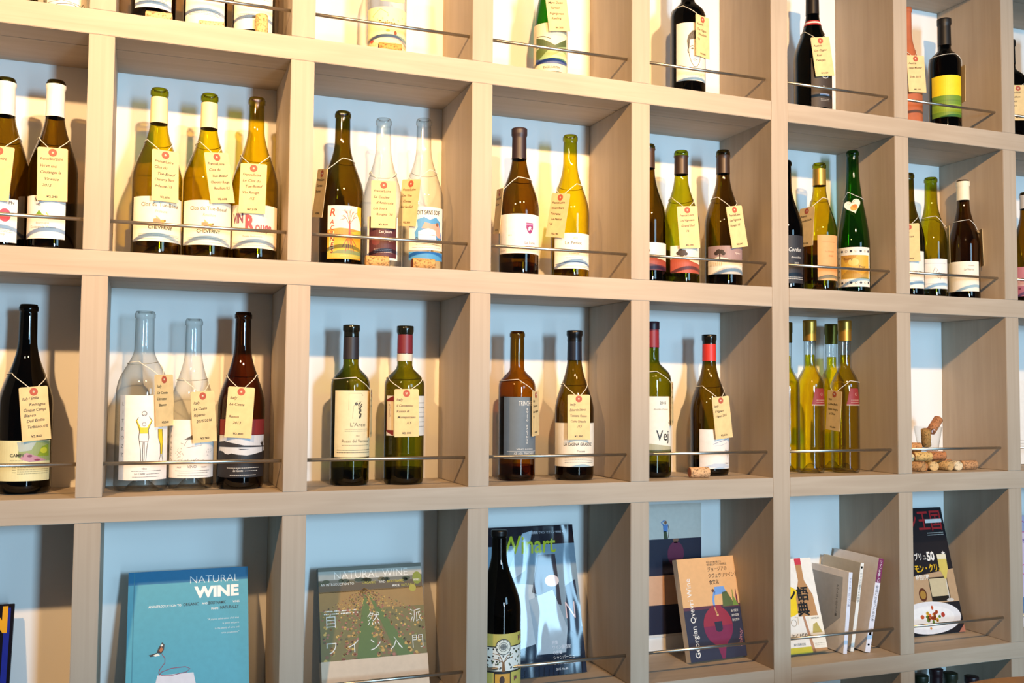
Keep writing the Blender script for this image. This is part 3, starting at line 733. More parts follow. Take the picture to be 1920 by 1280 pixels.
def a_leca(A, w, h): A.text('LE CARCAN', w*.55, h*.42, 4.6, BK, 'c', 3, .01, .85); A.rect(w*.62, h*.72, w*.78, h*.9, 'c8a9b4'); A.lines(2, w*.2, w*.9, h*.2, 3, 1, '8fa0b0', 19); A.line([(2, h*.12), (w-2, h*.16)], 1.6, '9aa4ae')
def a_squig(A, w, h):
    A.line([(w*.5, h*.5), (w*.56, h*.7), (w*.64, h*.64), (w*.58, h*.5), (w*.66, h*.36), (w*.74, h*.44), (w*.7, h*.3)], .9, '6a5a4a'); A.text('P', w*.66, h*.46, 6, '6a5a4a', 'c', 3, 0, 1, .3); A.lines(1, w*.3, w*.9, h*.84, 3, .9, '9aa4b4', 20); A.lines(1, w*.3, w*.9, h*.16, 3, .9, '9aa4b4', 21)
def a_reuill(A, w, h): A.text('Domaine', w*.72, h*.84, 2.8, '8a7d6a', 'c', 3, 0, 1, .2); A.text('La Pitance', w*.66, h*.7, 4.4, '7a6d52', 'c', 3, .003, .9, .25); fine(A, w, 1, h*.5, 'c5bba5', 22)
def a_roses(A, w, h):
    A.rect(0, h*.5, w, h, 'c9828f'); A.rect(0, 0, w, h*.35, 'b56f84'); rnd = random.Random(3)
    for i in range(10): A.ell(rnd.uniform(4, w-4), rnd.uniform(4, h-4), 3.5, 2.6, ('e6c3c8', '7a3a4a', 'd9d0b8')[i % 3], 2, 10)
def a_emilia(A, w, h):
    A.rect(0, 0, w, h, 'd9d6a8'); A.poly([(w*.42, h*.58), (w*.44, h*.97), (w, h*.97), (w, h*.48), (w*.7, h*.5)], '8fa06a', 2); A.poly([(w*.4, h*.97), (w*.44, h*.72), (w*.62, h*.76), (w*.7, h*.97)], 'a9b6b0', 3)
    A.poly([(w*.72, h*.62), (w*.8, h*.85), (w*.94, h*.9), (w*.96, h*.6)], '7f9a2c', 3); A.ell(w*.84, h*.75, 7, 5, 'b8c23a', 4); A.poly([(w*.44, h*.55), (w*.55, h*.7), (w*.76, h*.58), (w*.9, h*.5), (w*.6, h*.47)], 'b5899a', 4)
    A.ell(w*.6, h*.62, 4, 2, '7a3a52', 5); A.ell(w*.72, h*.52, 5, 1.6, '8a3a5a', 5); A.text('CAMPI', w*.4, h*.6, 5, BK, 'c', 5, .01); A.lines(1, w*.3, w*.5, h*.5, 3, .8, '6a6a5a', 23)
    A.lines(4, w*.42, w*.95, h*.33, 3.4, .8, '8a8a6a', 24); A.lines(3, w*.34, w*.4, h*.33, 4, .8, '8a8a6a', 25)
def a_litrozzo(A, w, h):
    c, Y = '3a3632', 'e9c81e'
    for i, ch in enumerate('LITROZZO'): A.text(ch, w*.08, h*(.88-i*.1), 6, '7d766e', 'c', 3, -.01)
    x = w*.48
    A.poly([(x-9, h*.74), (x-13, h*.7), (x-8, h*.58), (x-7, h*.55), (x+7, h*.55), (x+8, h*.6), (x+13, h*.7), (x+8, h*.75), (x+11, h*.7), (x+5, h*.62), (x-5, h*.62), (x-11, h*.7)], Y, 2)
    A.line([(x-9, h*.74), (x-13, h*.7), (x-7, h*.6), (x-8, h*.5), (x-7, h*.46), (x+7, h*.46), (x+8, h*.5), (x+7, h*.6), (x+13, h*.7), (x+8, h*.75)], .95, c, 3)
    A.ell(x, h*.79, 3.4, 5, 'ece4da', 2); A.ring(x, h*.785, 3.8, .95, c, 3); A.ring(x, h*.66, 3, .7, c, 3, 12); A.line([(x-2, h*.77), (x+2, h*.77)], .5, c, 3)
    for s in (-1, 1): A.line([(x+s*7, h*.46), (x+s*5, h*.36), (x+s*4, h*.22), (x+s*7, h*.2)], .95, c, 3); A.line([(x+s*1, h*.45), (x+s*1.4, h*.3), (x+s*1, h*.22)], .95, c, 3)
    x2 = w*.8
    A.poly([(x2-6, h*.6), (x2+3, h*.6), (x2+5, h*.45), (x2+4, h*.3), (x2, h*.3), (x2-1, h*.42), (x2-5, h*.5)], Y, 2); A.line([(x2-6, h*.6), (x2-5, h*.5), (x2-1, h*.42), (x2, h*.28), (x2-3, h*.21)], .95, c, 3); A.line([(x2+3, h*.6), (x2+5, h*.45), (x2+4, h*.28), (x2+7, h*.2)], .95, c, 3)
    A.ell(x2, h*.9, 3.2, 4, c, 2); A.ell(x2+.6, h*.885, 2.2, 3.2, 'ece4da', 3); A.line([(x2-3, h*.85), (x2-7, h*.8), (x2-6, h*.72), (x2-4, h*.62)], .95, c, 3); A.line([(x2+3, h*.85), (x2+6, h*.78), (x2+2, h*.72), (x2+3, h*.62)], .95, c, 3); A.line([(x2-4, h*.88), (x2-6, h*.82)], 1, c, 4)
    A.line([(w*.28, h*.19), (w*.5, h*.18), (w*.75, h*.19), (w*.98, h*.18)], .7, c, 3)
    A.text('vino', w*.5, h*.125, 3.4, BK, 'c', 3, .01); A.lines(1, w*.28, w*.82, h*.105, 3, .9, '6e6860', 26); A.text('Le Coste', w*.42, h*.065, 3.6, BK, 'c', 3, .006, .9, .25); A.lines(1, w*.54, w*.8, h*.07, 3, .9, '6e6860', 27); A.lines(1, w*.3, w*.78, h*.035, 3, .9, '6e6860', 28)
def a_ripazzo(A, w, h):
    c = '55504a'
    for i, ch in enumerate('RIPAZZO'): A.text(ch, w*.08, h*(.88-i*.1), 5, '7d766e', 'c', 3, -.01)
    rnd = random.Random(5)
    for cx in (w*.28, w*.84):
        for i in range(26):
            a, r = rnd.uniform(0, 6.28), rnd.uniform(0, 9); x, y = cx+r*math.cos(a), h*.43+r*.9*math.sin(a); A.line([(x, y), (x+rnd.uniform(-2, 2), y+rnd.uniform(-2, 2))], .5, c)
    A.line([(w*.36, h*.55), (w*.42, h*.66), (w*.62, h*.68), (w*.66, h*.56), (w*.4, h*.52)], .6, c); A.poly([(w*.36, h*.66), (w*.52, h*.75), (w*.68, h*.66)], c, 2); A.line([(w*.3, h*.6), (w*.36, h*.58)], .6, c)
    for i in range(16): A.line([(w*.18+i*3.4, h*.3+rnd.uniform(-2, 3)), (w*.2+i*3.4, h*.31+rnd.uniform(-2, 3))], .6, c)
    A.text('VINO', w*.5, h*.17, 5.5, BK, 'c', 3, -.005, .8); A.text('NOT', w*.28, h*.17, 2.6, BK, 'c'); A.text('WOW', w*.72, h*.17, 2.6, BK, 'c'); A.lines(1, w*.2, w*.84, h*.12, 3, .9, '6e6860', 30); A.lines(1, w*.28, w*.8, h*.085, 3, .9, '6e6860', 31); A.lines(1, w*.25, w*.8, h*.035, 3, .9, '6e6860', 32)
def a_lake(A, w, h):
    A.rect(0, h*.44, w, h, 'c9ccd2'); A.poly([(0, h*.72), (0, h*.84), (w*.14, h*.86), (w*.5, h*.76), (w, h*.74), (w, h*.71)], '2c2a30', 2)
    rnd = random.Random(2); P = [(0, h*.3), (0, h*.62)]+[(w*(.04+.06*i), h*(.6-.012*i+rnd.uniform(-.02, .03))) for i in range(7)]+[(w*.55, h*.52), (w*.8, h*.58), (w, h*.62), (w, h*.3)]; A.poly(P, '1c1a1e', 3)
    A.poly([(w*.4, h*.68), (w*.6, h*.67), (w*.44, h*.65)], '33323a', 3); x = w*.9; A.rect(x-.8, h*.58, x+.8, h*.8, '1c1a1e', 4)
    for i in range(12): A.line([(x, h*.74), (x+rnd.uniform(-7, 6), h*(.8+rnd.uniform(-.05, .12)))], .8, '1c1a1e', 4)
    A.text('rosso', w*.5, h*.36, 4, 'e9e6e0', 'c', 5, .006, 1, .2); A.lines(1, w*.2, w*.8, h*.22, 3, .9, 'cfccc6', 33); A.text('Le Coste', w*.4, h*.14, 3.6, 'e9e6e0', 'c', 5, .006, .9, .25); A.lines(1, w*.52, w*.76, h*.15, 3, .9, 'cfccc6', 34); A.lines(1, w*.26, w*.74, h*.05, 3, .9, 'e9e6e0', 35)
def a_arco(A, w, h):
    c = '6f6552'; x = w*.5
    A.line([(w*.34, h*.7), (w*.34, h*.96), (w*.62, h*.96), (w*.66, h*.92)], .6, c); A.line([(w*.42, h*.58), (w*.44, h*.76), (w*.52, h*.84), (w*.64, h*.84)], .5, c)
    rnd = random.Random(9)
    for i in range(26): f = i/26; A.ell(x+8+rnd.uniform(-4, 4)*(1-f*.6), h*(.82-.24*f), 1.4, 1.5, '4a4436', 2, 8)
    A.ell(w*.5, h*.8, 3, 3, '5a5240', 2); A.text("L'Arco", w*.55, h*.46, 7, '5a5142', 'c', 3, -.004, 1.15); A.lines(2, w*.26, w*.84, h*.415, 3.4, .7, c, 36); A.text('2013', w*.54, h*.31, 2.4, c, 'c'); A.text('Rosso del Veronese', w*.53, h*.22, 5.6, '5a5142', 'c', 3, 0, .88); A.lines(1, w*.2, w*.88, h*.175, 3, .7, c, 37); A.lines(2, w*.08, w*.94, h*.1, 4.5, 1.2, '4f4839', 38)
def a_cred(A, w, h): A.poly([(0, h*.1), (w*.2, 0), (w*.2, h), (0, h*.9)], '7a2026'); A.rect(w*.02, h*.14, w*.2, h*.86, 'e0cfae', 2); A.lines(6, w*.72, w*.96, h*.82, 9, 1, '8a847a', 39); A.col_text('ROSSO', w*.1, h*.74, 4, '8a6a4a')
def a_trinchero(A, w, h):
    c = 'e4e2dc'; A.text('TRINCHERO', w*.62, h*.86, 9.5, c, 'c', 3, -.005, .52)
    for i, ch in enumerate('ROSSO RAGINSE'): A.text(ch, w*.6, h*(.79-.045*i), 4.0, c, 'c', 3, .006, 1)
    A.text('VINO ROSSO', w*.56, h*.145, 3.4, c, 'c', 3, -.004, 1.3); A.line([(w*.1, h*.125), (w*.97, h*.125)], .6, c); A.text('AZ. AGR. TRINCHERO', w*.55, h*.075, 4, c, 'c', 3, .004, .8); A.lines(1, w*.1, w*.96, h*.035, 3, 1, c, 40)
def a_casina(A, w, h): A.text('LA CASINA GIRASOLE', w*.56, h*.48, 6.2, BK, 'c', 3, .014, .72); A.text('Toscana', w*.6, h*.335, 4, '5a5550', 'c', 3, 0, .9, .1); A.line([(w*.36, h*.295), (w*.84, h*.295)], .5, GY); A.lines(4, w*.3, w*.9, h*.2, 3.2, .9, '8a857c', 41)
def a_vej(A, w, h):
    A.text('2015', w*.74, h*.86, 5.5, BK, 'c', 3, .004); A.text('Bandini Fattori', w*.7, h*.75, 4, '8a8578', 'c', 3, -.004, 1, .35); A.text('270', w*.92, h*.5, 7, BK, 'c', 3, 0, .8, .35, -20); A.text('Vej', w*.74, h*.2, 21, BK, 'c', 3, .008, .82); A.poly([(0, 0), (0, h*.1), (w*.5, h*.14), (w, h*.08), (w, 0)], 'b5ae8e'); A.rect(0, 0, w, h*.03, '5a5a3a', 2)
def a_ivign(A, w, h):
    A.line([(w*.36, h*.62), (w*.5, h*.68), (w*.66, h*.72), (w*.9, h*.78)], 1.6, '8f98a8'); A.line([(w*.4, h*.58), (w*.6, h*.6), (w*.8, h*.66)], .8, 'a9b0bc'); A.line([(w*.74, h*.5), (w*.84, h*.28), (w*.94, h*.5)], 1.2, '6d7280'); A.line([(w*.7, h*.46), (w*.98, h*.44)], .8, '6d7280'); A.text('I Vigneri', w*.8, h*.12, 3.2, '6d7280', 'c'); A.poly([(w*.1, h*.04), (w*.4, h*.14), (w*.7, h*.13), (w*.98, h*.02)], 'c3ccd8')
def a_oil(A, w, h):
    A.poly([(0, 0), (w*.14, h*.5), (w*.4, h*.95), (w*.6, h*.98), (w*.86, h*.6), (w, 0)], '8e2a24'); A.lines(2, w*.25, w*.85, h*.3, 5, 1.2, 'c9a08a', 42); A.ring(w*.58, h*.66, 3, .6, 'c9a08a', 3); A.rect(0, 0, w, h*.06, 'c9b09a', 2)
def a_mendel(A, w, h):
    A.rect(0, h*.76, w, h, 'cbb85c'); A.rect(0, 0, w, h*.3, 'cbb85c'); A.rect(0, h*.75, w, h*.77, BK, 2); A.rect(0, h*.28, w, h*.31, BK, 2); x, y = w*.52, h*.76
    A.ell(x, y, 15, 15, BK, 3); A.ell(x, y, 13.6, 13.6, 'efe9d8', 4); A.ring(x, y, 8.4, .8, BK, 5); A.ell(x, y, 6.4, 6.4, '8a8a84', 5); A.line([(x-6, y), (x+6, y)], .8, BK, 6); A.line([(x, y-6), (x, y+6)], .8, BK, 6)
    for i, ch in enumerate('MENDALL'):
        a = math.radians(200-i*37); A.text(ch, x+10.9*math.cos(a), y+10.9*math.sin(a), 3.4, BK, 'c', 6, .01, .9, 0, math.degrees(a)-90)
    t = '8a5a26'; A.poly([(x-3, h*.3), (x-2, h*.48), (x+2, h*.48), (x+4, h*.3)], t, 3)
    rnd = random.Random(4)
    for s, q in ((-1, .62), (1, .6), (-1, .52), (1, .54)): A.line([(x, h*.46), (x+s*8, h*q), (x+s*20, h*(q+.02))], 1.4, t, 3)
    for i in range(70):
        lx, ly = rnd.uniform(3, w-3), rnd.uniform(h*.34, h*.72)
        if (lx-x)**2+(ly-y)**2 > 17**2 and not (abs(lx-x) < 5 and ly < h*.48): A.ell(lx, ly, 1.6, 1.9, rnd.choice((BK, '4a5a34', '55504a')), 3, 7)
    for gx in (w*.2, w*.86, w*.16, w*.76):
        gy = h*.88 if gx in (w*.2, w*.86) else h*.14
        for i in range(7): A.ell(gx+(i % 3-1)*2.4, gy+3-(i//3)*2.6, 1.5, 1.5, '7a3a4a', 3, 8)
        A.line([(gx-5, gy+5), (gx+5, gy+6)], 1.4, '6a7a3a', 3)
    A.rect(w*.36, h*.02, w*.66, h*.28, BK, 2); A.rect(w*.38, h*.04, w*.64, h*.26, 'e0a03a', 3); A.ell(w*.5, h*.14, 5, 8, '4a2f1c', 4)
# ------------------------------------------------------------------ bottles, row by row
W_, CR = 'f3ede0', 'ecd9a6'
WB = 'wine_bottle'
def stepcut(u): return (0, 1)
bottle('r1c0a', WB, 'wine bottle with white label and scribbled yellow drawing, top shelf near two-bottle compartment', 'burgundy', 'dark_olive', (), a_wire, W_)
bottle('r1c0b', WB, 'wine bottle whose white label carries a tangled black ink line drawing', 'burgundy', 'clear', (), a_wire, W_, None)
bottle('r1c1a', WB, 'dark wine bottle with plain cream label, lying cork in front, leftmost of plain-labelled trio', 'burgundy', 'dark_olive', (), a_plain, W_)
bottle('r1c1b', WB, 'dark wine bottle with tall plain cream label in the middle of plain-labelled trio', 'burgundy', 'dark_olive', (), a_plain, W_)
bottle('r1c1c', WB, 'dark wine bottle with plain cream label and an upright cork before it', 'burgundy', 'dark_olive', (), a_plain, W_)
bottle('r1c2', WB, 'clear glass bottle with cream Petites label standing alone on its shelf', 'burgundy', 'clear', (), a_petites, 'efe3ae', None)
bottle('r1c3', WB, 'slim green flute bottle with a painted green hills landscape label', 'flute', 'green', (), a_hills, 'e3d6b4')
bottle('r1c4', WB, 'black wine bottle with a pencil-drawn face on its white label', 'bordeaux', 'black', ((0, 60, '17130f', .4, 0, 0),), a_face, 'efe4d2', None)
bottle('r1c5', WB, 'near-black wine bottle with dark anchor label and small red-white neck band', 'burgundy', 'black', ((0, 60, '1a1412', .4, 0, 0), (77, 80, 'b02a2c', .5, 0, 0), (80, 84, 'e6ddd2', .5, 0, 0), (84, 88, 'b02a2c', .5, 0, 0)), a_anchor, '3d332c', None)
bottle('r1c6a', 'clay_bottle', 'terracotta clay bottle with a yellow band behind a price tag', 'jug', ink('b4623c', .7, 0, .2, 30), ((150, 185, 'e2b91c', .6, 0, .1),), None)
bottle('r1c6b', WB, 'black wine bottle with bright yellow and green striped label', 'bordeaux', 'black', ((0, 66, '141110', .5, 0, .2),), a_yellowgreen, '6d8f2a', None)
bottle('r1c7a', WB, 'slim black-necked wine bottle half hidden by the divider at the shelf end', 'bordeaux', 'black', ((0, 62, '12110f', .5, 0, 0),), None)
bottle('r1c7b', WB, 'round-shouldered black bottle beside the slim black-necked one', 'bordeaux', 'black', (), None)
bottle('r2c0a', WB, 'dark wine bottle with white capsule and magenta motif on its white label', 'burgundy', 'dark_olive', ((8, 64, 'f2ece0', .5, 0, 0),), a_magenta, 'f2ede6', 'b9a37a')
bottle('r2c0b', WB, 'dark wine bottle with white capsule and green leaf motif on its white label', 'burgundy', 'dark_olive', ((8, 64, 'f2ece0', .5, 0, 0),), a_vini, 'f2ede6', 'b9a37a')
bottle('r2c1a', WB, 'yellow-green bottle with cream capsule and Clos du Tue-Boeuf Frileuse label', 'burgundy', 'olive', ((17, 63, CR, .5, 0, 0),), a_clos('Frileuse'), 'f4ead2')
bottle('r2c1b', WB, 'yellow-green bottle with cream capsule and Clos du Tue-Boeuf Rouillon label', 'burgundy', 'olive', ((17, 63, CR, .5, 0, 0),), a_clos('Rouillon'), 'f4ead2')
bottle('r2c1c', WB, 'yellow-green bottle without capsule, purple Vin Rouge lettering on cream label', 'burgundy', 'olive', (), a_rouge, 'f1e3cc')
bottle('r2c2a', WB, 'dark olive bottle with Racines label showing a tree and its roots', 'burgundy', 'dark_olive', (), a_racines, 'f2e7cf', None)
bottle('r2c2b', WB, 'clear empty bottle with dark maroon Les Jours label', 'burgundy', 'clear', (), a_jours, 'f0e6d8', None)
b = bottle('r2c2c', WB, 'clear empty bottle with blue Boit Sans Soif cartoon label and blue band', 'burgundy', 'clear', (), a_boit, 'f1e6d4', None)
def band(root, R, a0, a1, z0, z1, c):
    V = []
    for i in range(25):
        a = math.radians(a0+(a1-a0)*i/24)
        V += [((R+.0003)*math.sin(a), -(R+.0003)*math.cos(a), z0), ((R+.0003)*math.sin(a), -(R+.0003)*math.cos(a), z1)]
    link('lower_label', mesh('lower_label', V, [(2*i, 2*i+2, 2*i+3, 2*i+1) for i in range(24)], True), ink(c, .6), root)
band(b, BOT['r2c2c'][3]/2, -56, 54, .022, .038, '4590c4')
bottle('r2c3a', WB, 'brown bottle with dark capsule and purple shield crest on white label', 'burgundy', 'brown', ((0, 62, '2b1d22', .45, 0, 0),), a_lune, 'f2ebe2', 'b9a37a')
bottle('r2c3b', WB, 'yellow-green bottle with white Le Petiot label and price tag hanging to one side', 'burgundy', 'olive', (), a_petit, 'f2ebdc')
bottle('r2c4a', WB, 'dark green bottle with tree label partly hidden behind the divider', 'burgundy', 'dark_olive', ((10, 52, '4a3426', .4, .2, 0),), a_tree('efe6d4', '9a4433', '', '5a2430'), 'efe6d4')
bottle('r2c4b', WB, 'light green bottle with dark capsule, tree above red hill on label', 'burgundy', 'green_olive', ((12, 52, '3d2d23', .4, .2, 0),), a_tree('efe6d4', 'a84c38', '', None), 'efe6d4')
bottle('r2c4c', WB, 'dark brown bottle with dark capsule, tree on mauve and cream label', 'burgundy', 'dark_olive', ((12, 52, '38281f', .4, .2, 0),), a_vign, 'e9dfcc')
bottle('r2c5a', WB, 'dark green bottle with black Cordon label half behind the divider', 'burgundy', 'black', (), a_cordon, '26262c', None)
bottle('r2c5b', WB, 'olive bottle with gold capsule and plain orange label', 'burgundy', 'olive', ((14, 52, 'c79f4a', .35, .7, 0),), a_orange, 'e0a468', '7a5a34')
bottle('r2c5c', WB, 'tall green flute bottle with ornate cream and gold label and heart tag', 'flute', 'green', (), a_alsace, 'f0e8d6')
bottle('r2c6a', WB, 'dark olive bottle with LE CARCAN label mostly behind the divider', 'burgundy', 'dark_olive', (), a_leca, 'eee8dc')
bottle('r2c6b', WB, 'light olive bottle with white label bearing a squiggle drawing', 'burgundy', 'green_olive', (), a_squig, 'f0ebe2')
bottle('r2c6c', WB, 'brown bottle with cream capsule and plain cream label', 'burgundy', 'brown', ((4, 50, 'ece2c6', .5, 0, 0),), a_reuill, 'f1ead8', 'b9a37a')
bottle('r2c7', WB, 'brown bottle with silver capsule and rose-patterned label at the shelf end', 'burgundy', 'brown', ((8, 42, 'd4d0cc', .4, .1, 0),), a_roses, 'd9b3b6')
bottle('r3c0', WB, 'black wine bottle with pale yellow-green Campi label standing alone', 'burgundy', 'black', (), a_emilia, 'e0ddb4', None)
bottle('r3c1a', WB, 'large clear flagon with Litrozzo label showing two figures in yellow', 'flagon', 'clear', (), a_litrozzo, 'f0e9e2', None)
bottle('r3c1b', WB, 'clear bottle with Ripazzo label of small ink sketches', 'burgundy', 'clear', (), a_ripazzo, 'f0e9e2', None)
b = bottle('r3c1c', WB, 'dark brown bottle with black label of lake and tree under red band', 'burgundy', 'dark_brown', (), a_lake, '1c1a1e', '3a1a16')
band(b, BOT['r3c1c'][3]/2, -66, 72, .0965, .124, '7a2023')
bottle('r3c2a', WB, "olive green bottle with black sleeve and tall cream L'Arco label", 'bordeaux', 'deep_green', ((0, 21, '15160f', .15, 0, 0), (22, 64, '221f26', .5, 0, 0),), a_arco, 'e3d5ac', 'c0ad80')
bottle('r3c2b', WB, 'olive green bottle with dark red capsule and paper seal strip', 'bordeaux', 'deep_green', ((0, 15.5, '15160f', .15, 0, 0), (16, 52, '6f1f2b', .45, 0, 0), (53, 67, 'cfc7ba', .6, 0, .1)), a_cred, 'e9e3d8', 'c0ad80')
bottle('r3c3a', WB, 'amber bottle with blue-grey label of white vertical lettering', 'bordeaux', 'amber', (), a_trinchero, '65717b', '3a2a1c')
bottle('r3c3b', WB, 'dark bottle with black screw cap and white La Casina Girasole label', 'burgundy', 'dark_olive', ((0, 21, '16171b', .3, .5, .4), (21.5, 60, '1d2433', .35, .3, 0)), a_casina, 'eee3d0', None)
bottle('r3c4a', WB, 'tall green bottle with red capsule and white Vej label', 'bordeaux', 'deep_green', ((0, 15, '35101e', .4, 0, .6), (15, 54, '84222a', .45, 0, 0)), a_vej, 'efe8d6')
bottle('r3c4b', WB, 'dark bottle with bright red neck sleeve and white sketch label', 'burgundy', 'dark_olive', ((0, 19.5, '12110c', .15, 0, 0), (20, 57, 'c92f28', .45, 0, .1),), a_ivign, 'efe8e0', None)
OILG = 'slim olive oil bottles with gold caps'
for k, lab, gold, art in (('r3c5a', 'olive oil bottle with gold cap, mostly hidden behind the divider', '6b5527', None), ('r3c5b', 'slim olive oil bottle with gold cap and red label, no price tag', 'b98c3a', a_oil),
                          ('r3c5c', 'olive oil bottle with greenish cap standing behind the tagged one', '6b6428', None), ('r3c5d', 'slim olive oil bottle with gold cap, red label and price tag', 'b98c3a', a_oil)):
    b = bottle(k, 'oil_bottle', lab, 'oil', 'clear', ((0, 23, gold, .35, .8, 1.3), (23, 46, gold, .4, .8, .5)), art, '8e2a24', None, OILG, True, lambda u: (0, min(1, .12+1.9*math.sin(PI*min(1, u*1.05))**1.3)))
    _, R, H, rf, _ = BOTTLES[k]
    pr = [(0, .006), (R*.8, .004), (R-.003, .008)]; z = .014
    while z < H*.775: pr.append((max(.004, rf(z)-.0028), z)); z += .007
    pr += [(rf(H*.775)-.003, H*.775), (0, H*.775)]
    link('oil', lathe('oil', pr), G['oil'], b)
bottle('r4c3', 'beer_bottle', 'black bottle with ornate Mendall vine label before the glossy magazine', 'ale', 'black', ((0, 9, '141416', .35, .4, .8),), a_mendel, 'efe9dc', None)
for k, gl, lab in (('r5c6a', 'dark_olive', 'dark green bottle top below the shelf beside the divider'), ('r5c6b', 'black', 'dark red bottle top second from the divider below the shelf'),
                   ('r5c6c', 'dark_olive', 'dark green bottle top third from the divider below the shelf'), ('r5c6d', 'black', 'black bottle top fourth from the divider below the shelf')):
    bottle(k, WB, lab, 'bordeaux', gl, ((0, 60, '2a1418' if gl == 'black' else '22281a', .4, .1, 0),), None)

# ------------------------------------------------------------------ price tags
T = lambda who: 'manila price tag tied to the '+who
price_tag('r1c2', T('Petites bottle'), ['France/Loire', 'Les Vins', ' Petites', "'15", '¥2.650'])
price_tag('r1c3', T('green hills flute bottle'), ['France', 'Marc Deiss', '  Terrain', 'Engelgarten', '  Riesling', '¥6.200'])
price_tag('r1c4', T('pencil face bottle'), ['Austria', 'Gut Oggau', '  Theodora', "'16", '¥4.200'])
price_tag('r1c5', T('anchor label bottle'), ['Austria', 'Gut Oggau', '   Rosi', 'Zweigelt', '¥4.350'])
price_tag('r1c6a', T('terracotta bottle'), ['Austria', 'Sepp Muster', ' ', 'Erde 2013', '¥5.100'])
price_tag('r1c6b', T('yellow and green label bottle'), ['Austria', 'Muster', 'Sgaminegg', '¥6.700'])
price_tag('r1c7a', T('slim black-necked bottle'), ['Italy/Friuli', 'Radikon', 'Jakot', '2010', '¥6.100'])
price_tag('r2c0a', T('magenta motif bottle'), ['France/Loire', 'Vini viti', 'Irancy', '  vinci', '¥4.070'])
price_tag('r2c0b', T('green leaf motif bottle'), ['France/Bourgogne', 'Vini viti vinci', 'Coulanges la', '    Vineuse', '  2015', '¥2.240'])
price_tag('r2c1a', T('Frileuse bottle'), ['France/Loire', 'Clos du', '   Tue-Boeuf', 'Cheverny Blanc', ' Frileuse /15', '¥2.670'])
price_tag('r2c1b', T('Rouillon bottle'), ['France/Loire', 'Clos du', '   Tue-Boeuf', 'Cheverny Rouge', '   Rouillon /15', '¥2.608'])
price_tag('r2c1c', T('Vin Rouge bottle'), ['France/Loire', 'Le Clos du', '   Tue-Boeuf', 'Vin Rouge', '        /15', '¥2.219'])
price_tag('r2c2a', T('Racines tree bottle'), ['France/Loire', 'Courtois', 'Racines', '¥3.900'])
price_tag('r2c2b', T('maroon Les Jours bottle'), ['France/Loire', 'La Coulee', "   d'Ambrosia", 'Les Jours', "   Rouges '16", '¥2.820'])
price_tag('r2c2c', T('blue Boit Sans Soif bottle'), ['France/Loire', 'Les Vins', '  Contes', 'Boit Sans Soif', '¥2.350'])
price_tag('r2c3a', T('purple shield crest bottle'), ['France/Loire', 'La Lune', '¥3.270'])
price_tag('r2c3b', T('Le Petiot bottle'), ['France/Loire', 'Vincent Ricard', 'Touraine', '  Le Petiot', "'15", '¥2.190'])
price_tag('r2c4b', T('red hill tree bottle'), ['France/Loire', 'Les Vigneaux', ' Grand Sud', "       '16", '¥2.040'])
price_tag('r2c4c', T('mauve tree label bottle'), ['France/Loire', 'Les Vigneaux', "Rouge '15", '¥2.040'])
price_tag('r2c5b', T('gold capsule bottle with orange label'), ['France', 'Grande Oulle', '¥3.150'])
price_tag('r2c5c', 'heart-shaped paper tag with orange print on the tall green flute bottle', [''], 'heart', TAG['r2c5c'][1]+.004)
price_tag('r2c6a', T('LE CARCAN bottle'), ['France', 'Le Carcan', 'Rouge', "'15", '¥2.900'])
price_tag('r2c6b', T('squiggle label bottle'), ['France', 'Pineau', '¥2.700'])
price_tag('r2c6c', T('cream capsule bottle with plain cream label'), ['France', 'Pitance', '¥2.450'])
price_tag('r3c0', T('black Campi bottle'), ['Italy / Emilia', '      Romagna', 'Cinque Campi', 'Bianco', '   Dell Emilia', '   Terbiano /15', '¥2.860'])
price_tag('r3c1a', T('Litrozzo flagon'), ['Italy', 'Le Coste', 'Litrozzo', '  Bianco', '¥2.540'])
price_tag('r3c1b', T('Ripazzo bottle'), ['Italy', 'Le Coste', 'Ripazzo', '  2015/2016', '¥2.760'])
price_tag('r3c1c', T('lake and tree label bottle'), ['Italy', 'Le Coste', ' ', 'Rosso', '     2013', '¥2.800'])
price_tag('r3c2a', T("cream L'Arco bottle, seen edge on"), ['Italy', "L'Arco", '¥3.150'])
price_tag('r3c2b', T('dark red capsule bottle with seal strip'), ['Italy', 'Il Conventino', 'Rosso di', ' Montepulciano', '            /15', '¥2.100'])
price_tag('r3c3a', T('amber bottle with blue-grey label'), ['Italy', 'Trinchero', 'Rosso Raginse', "'10", '¥2.600'])
price_tag('r3c3b', T('La Casina Girasole bottle'), ['Italy', 'Edoardo Sderci', 'Toscana Rosso', ' Casina Girasole', '          /15', '¥1.980'])
price_tag('r3c4a', T('white Vej label bottle'), ['Italy', 'Podere', '  Vej', "'15", '¥2.980'])
price_tag('r3c4b', T('red neck sleeve bottle'), ['Italy', 'I Vigneri', 'I Vigneri 2015', '¥2.570'])
price_tag('r3c5d', T('olive oil bottle with red label'), ['Italy', 'Colle Bello', 'Extra Vergine', '   d Oliva', '¥1.890'])

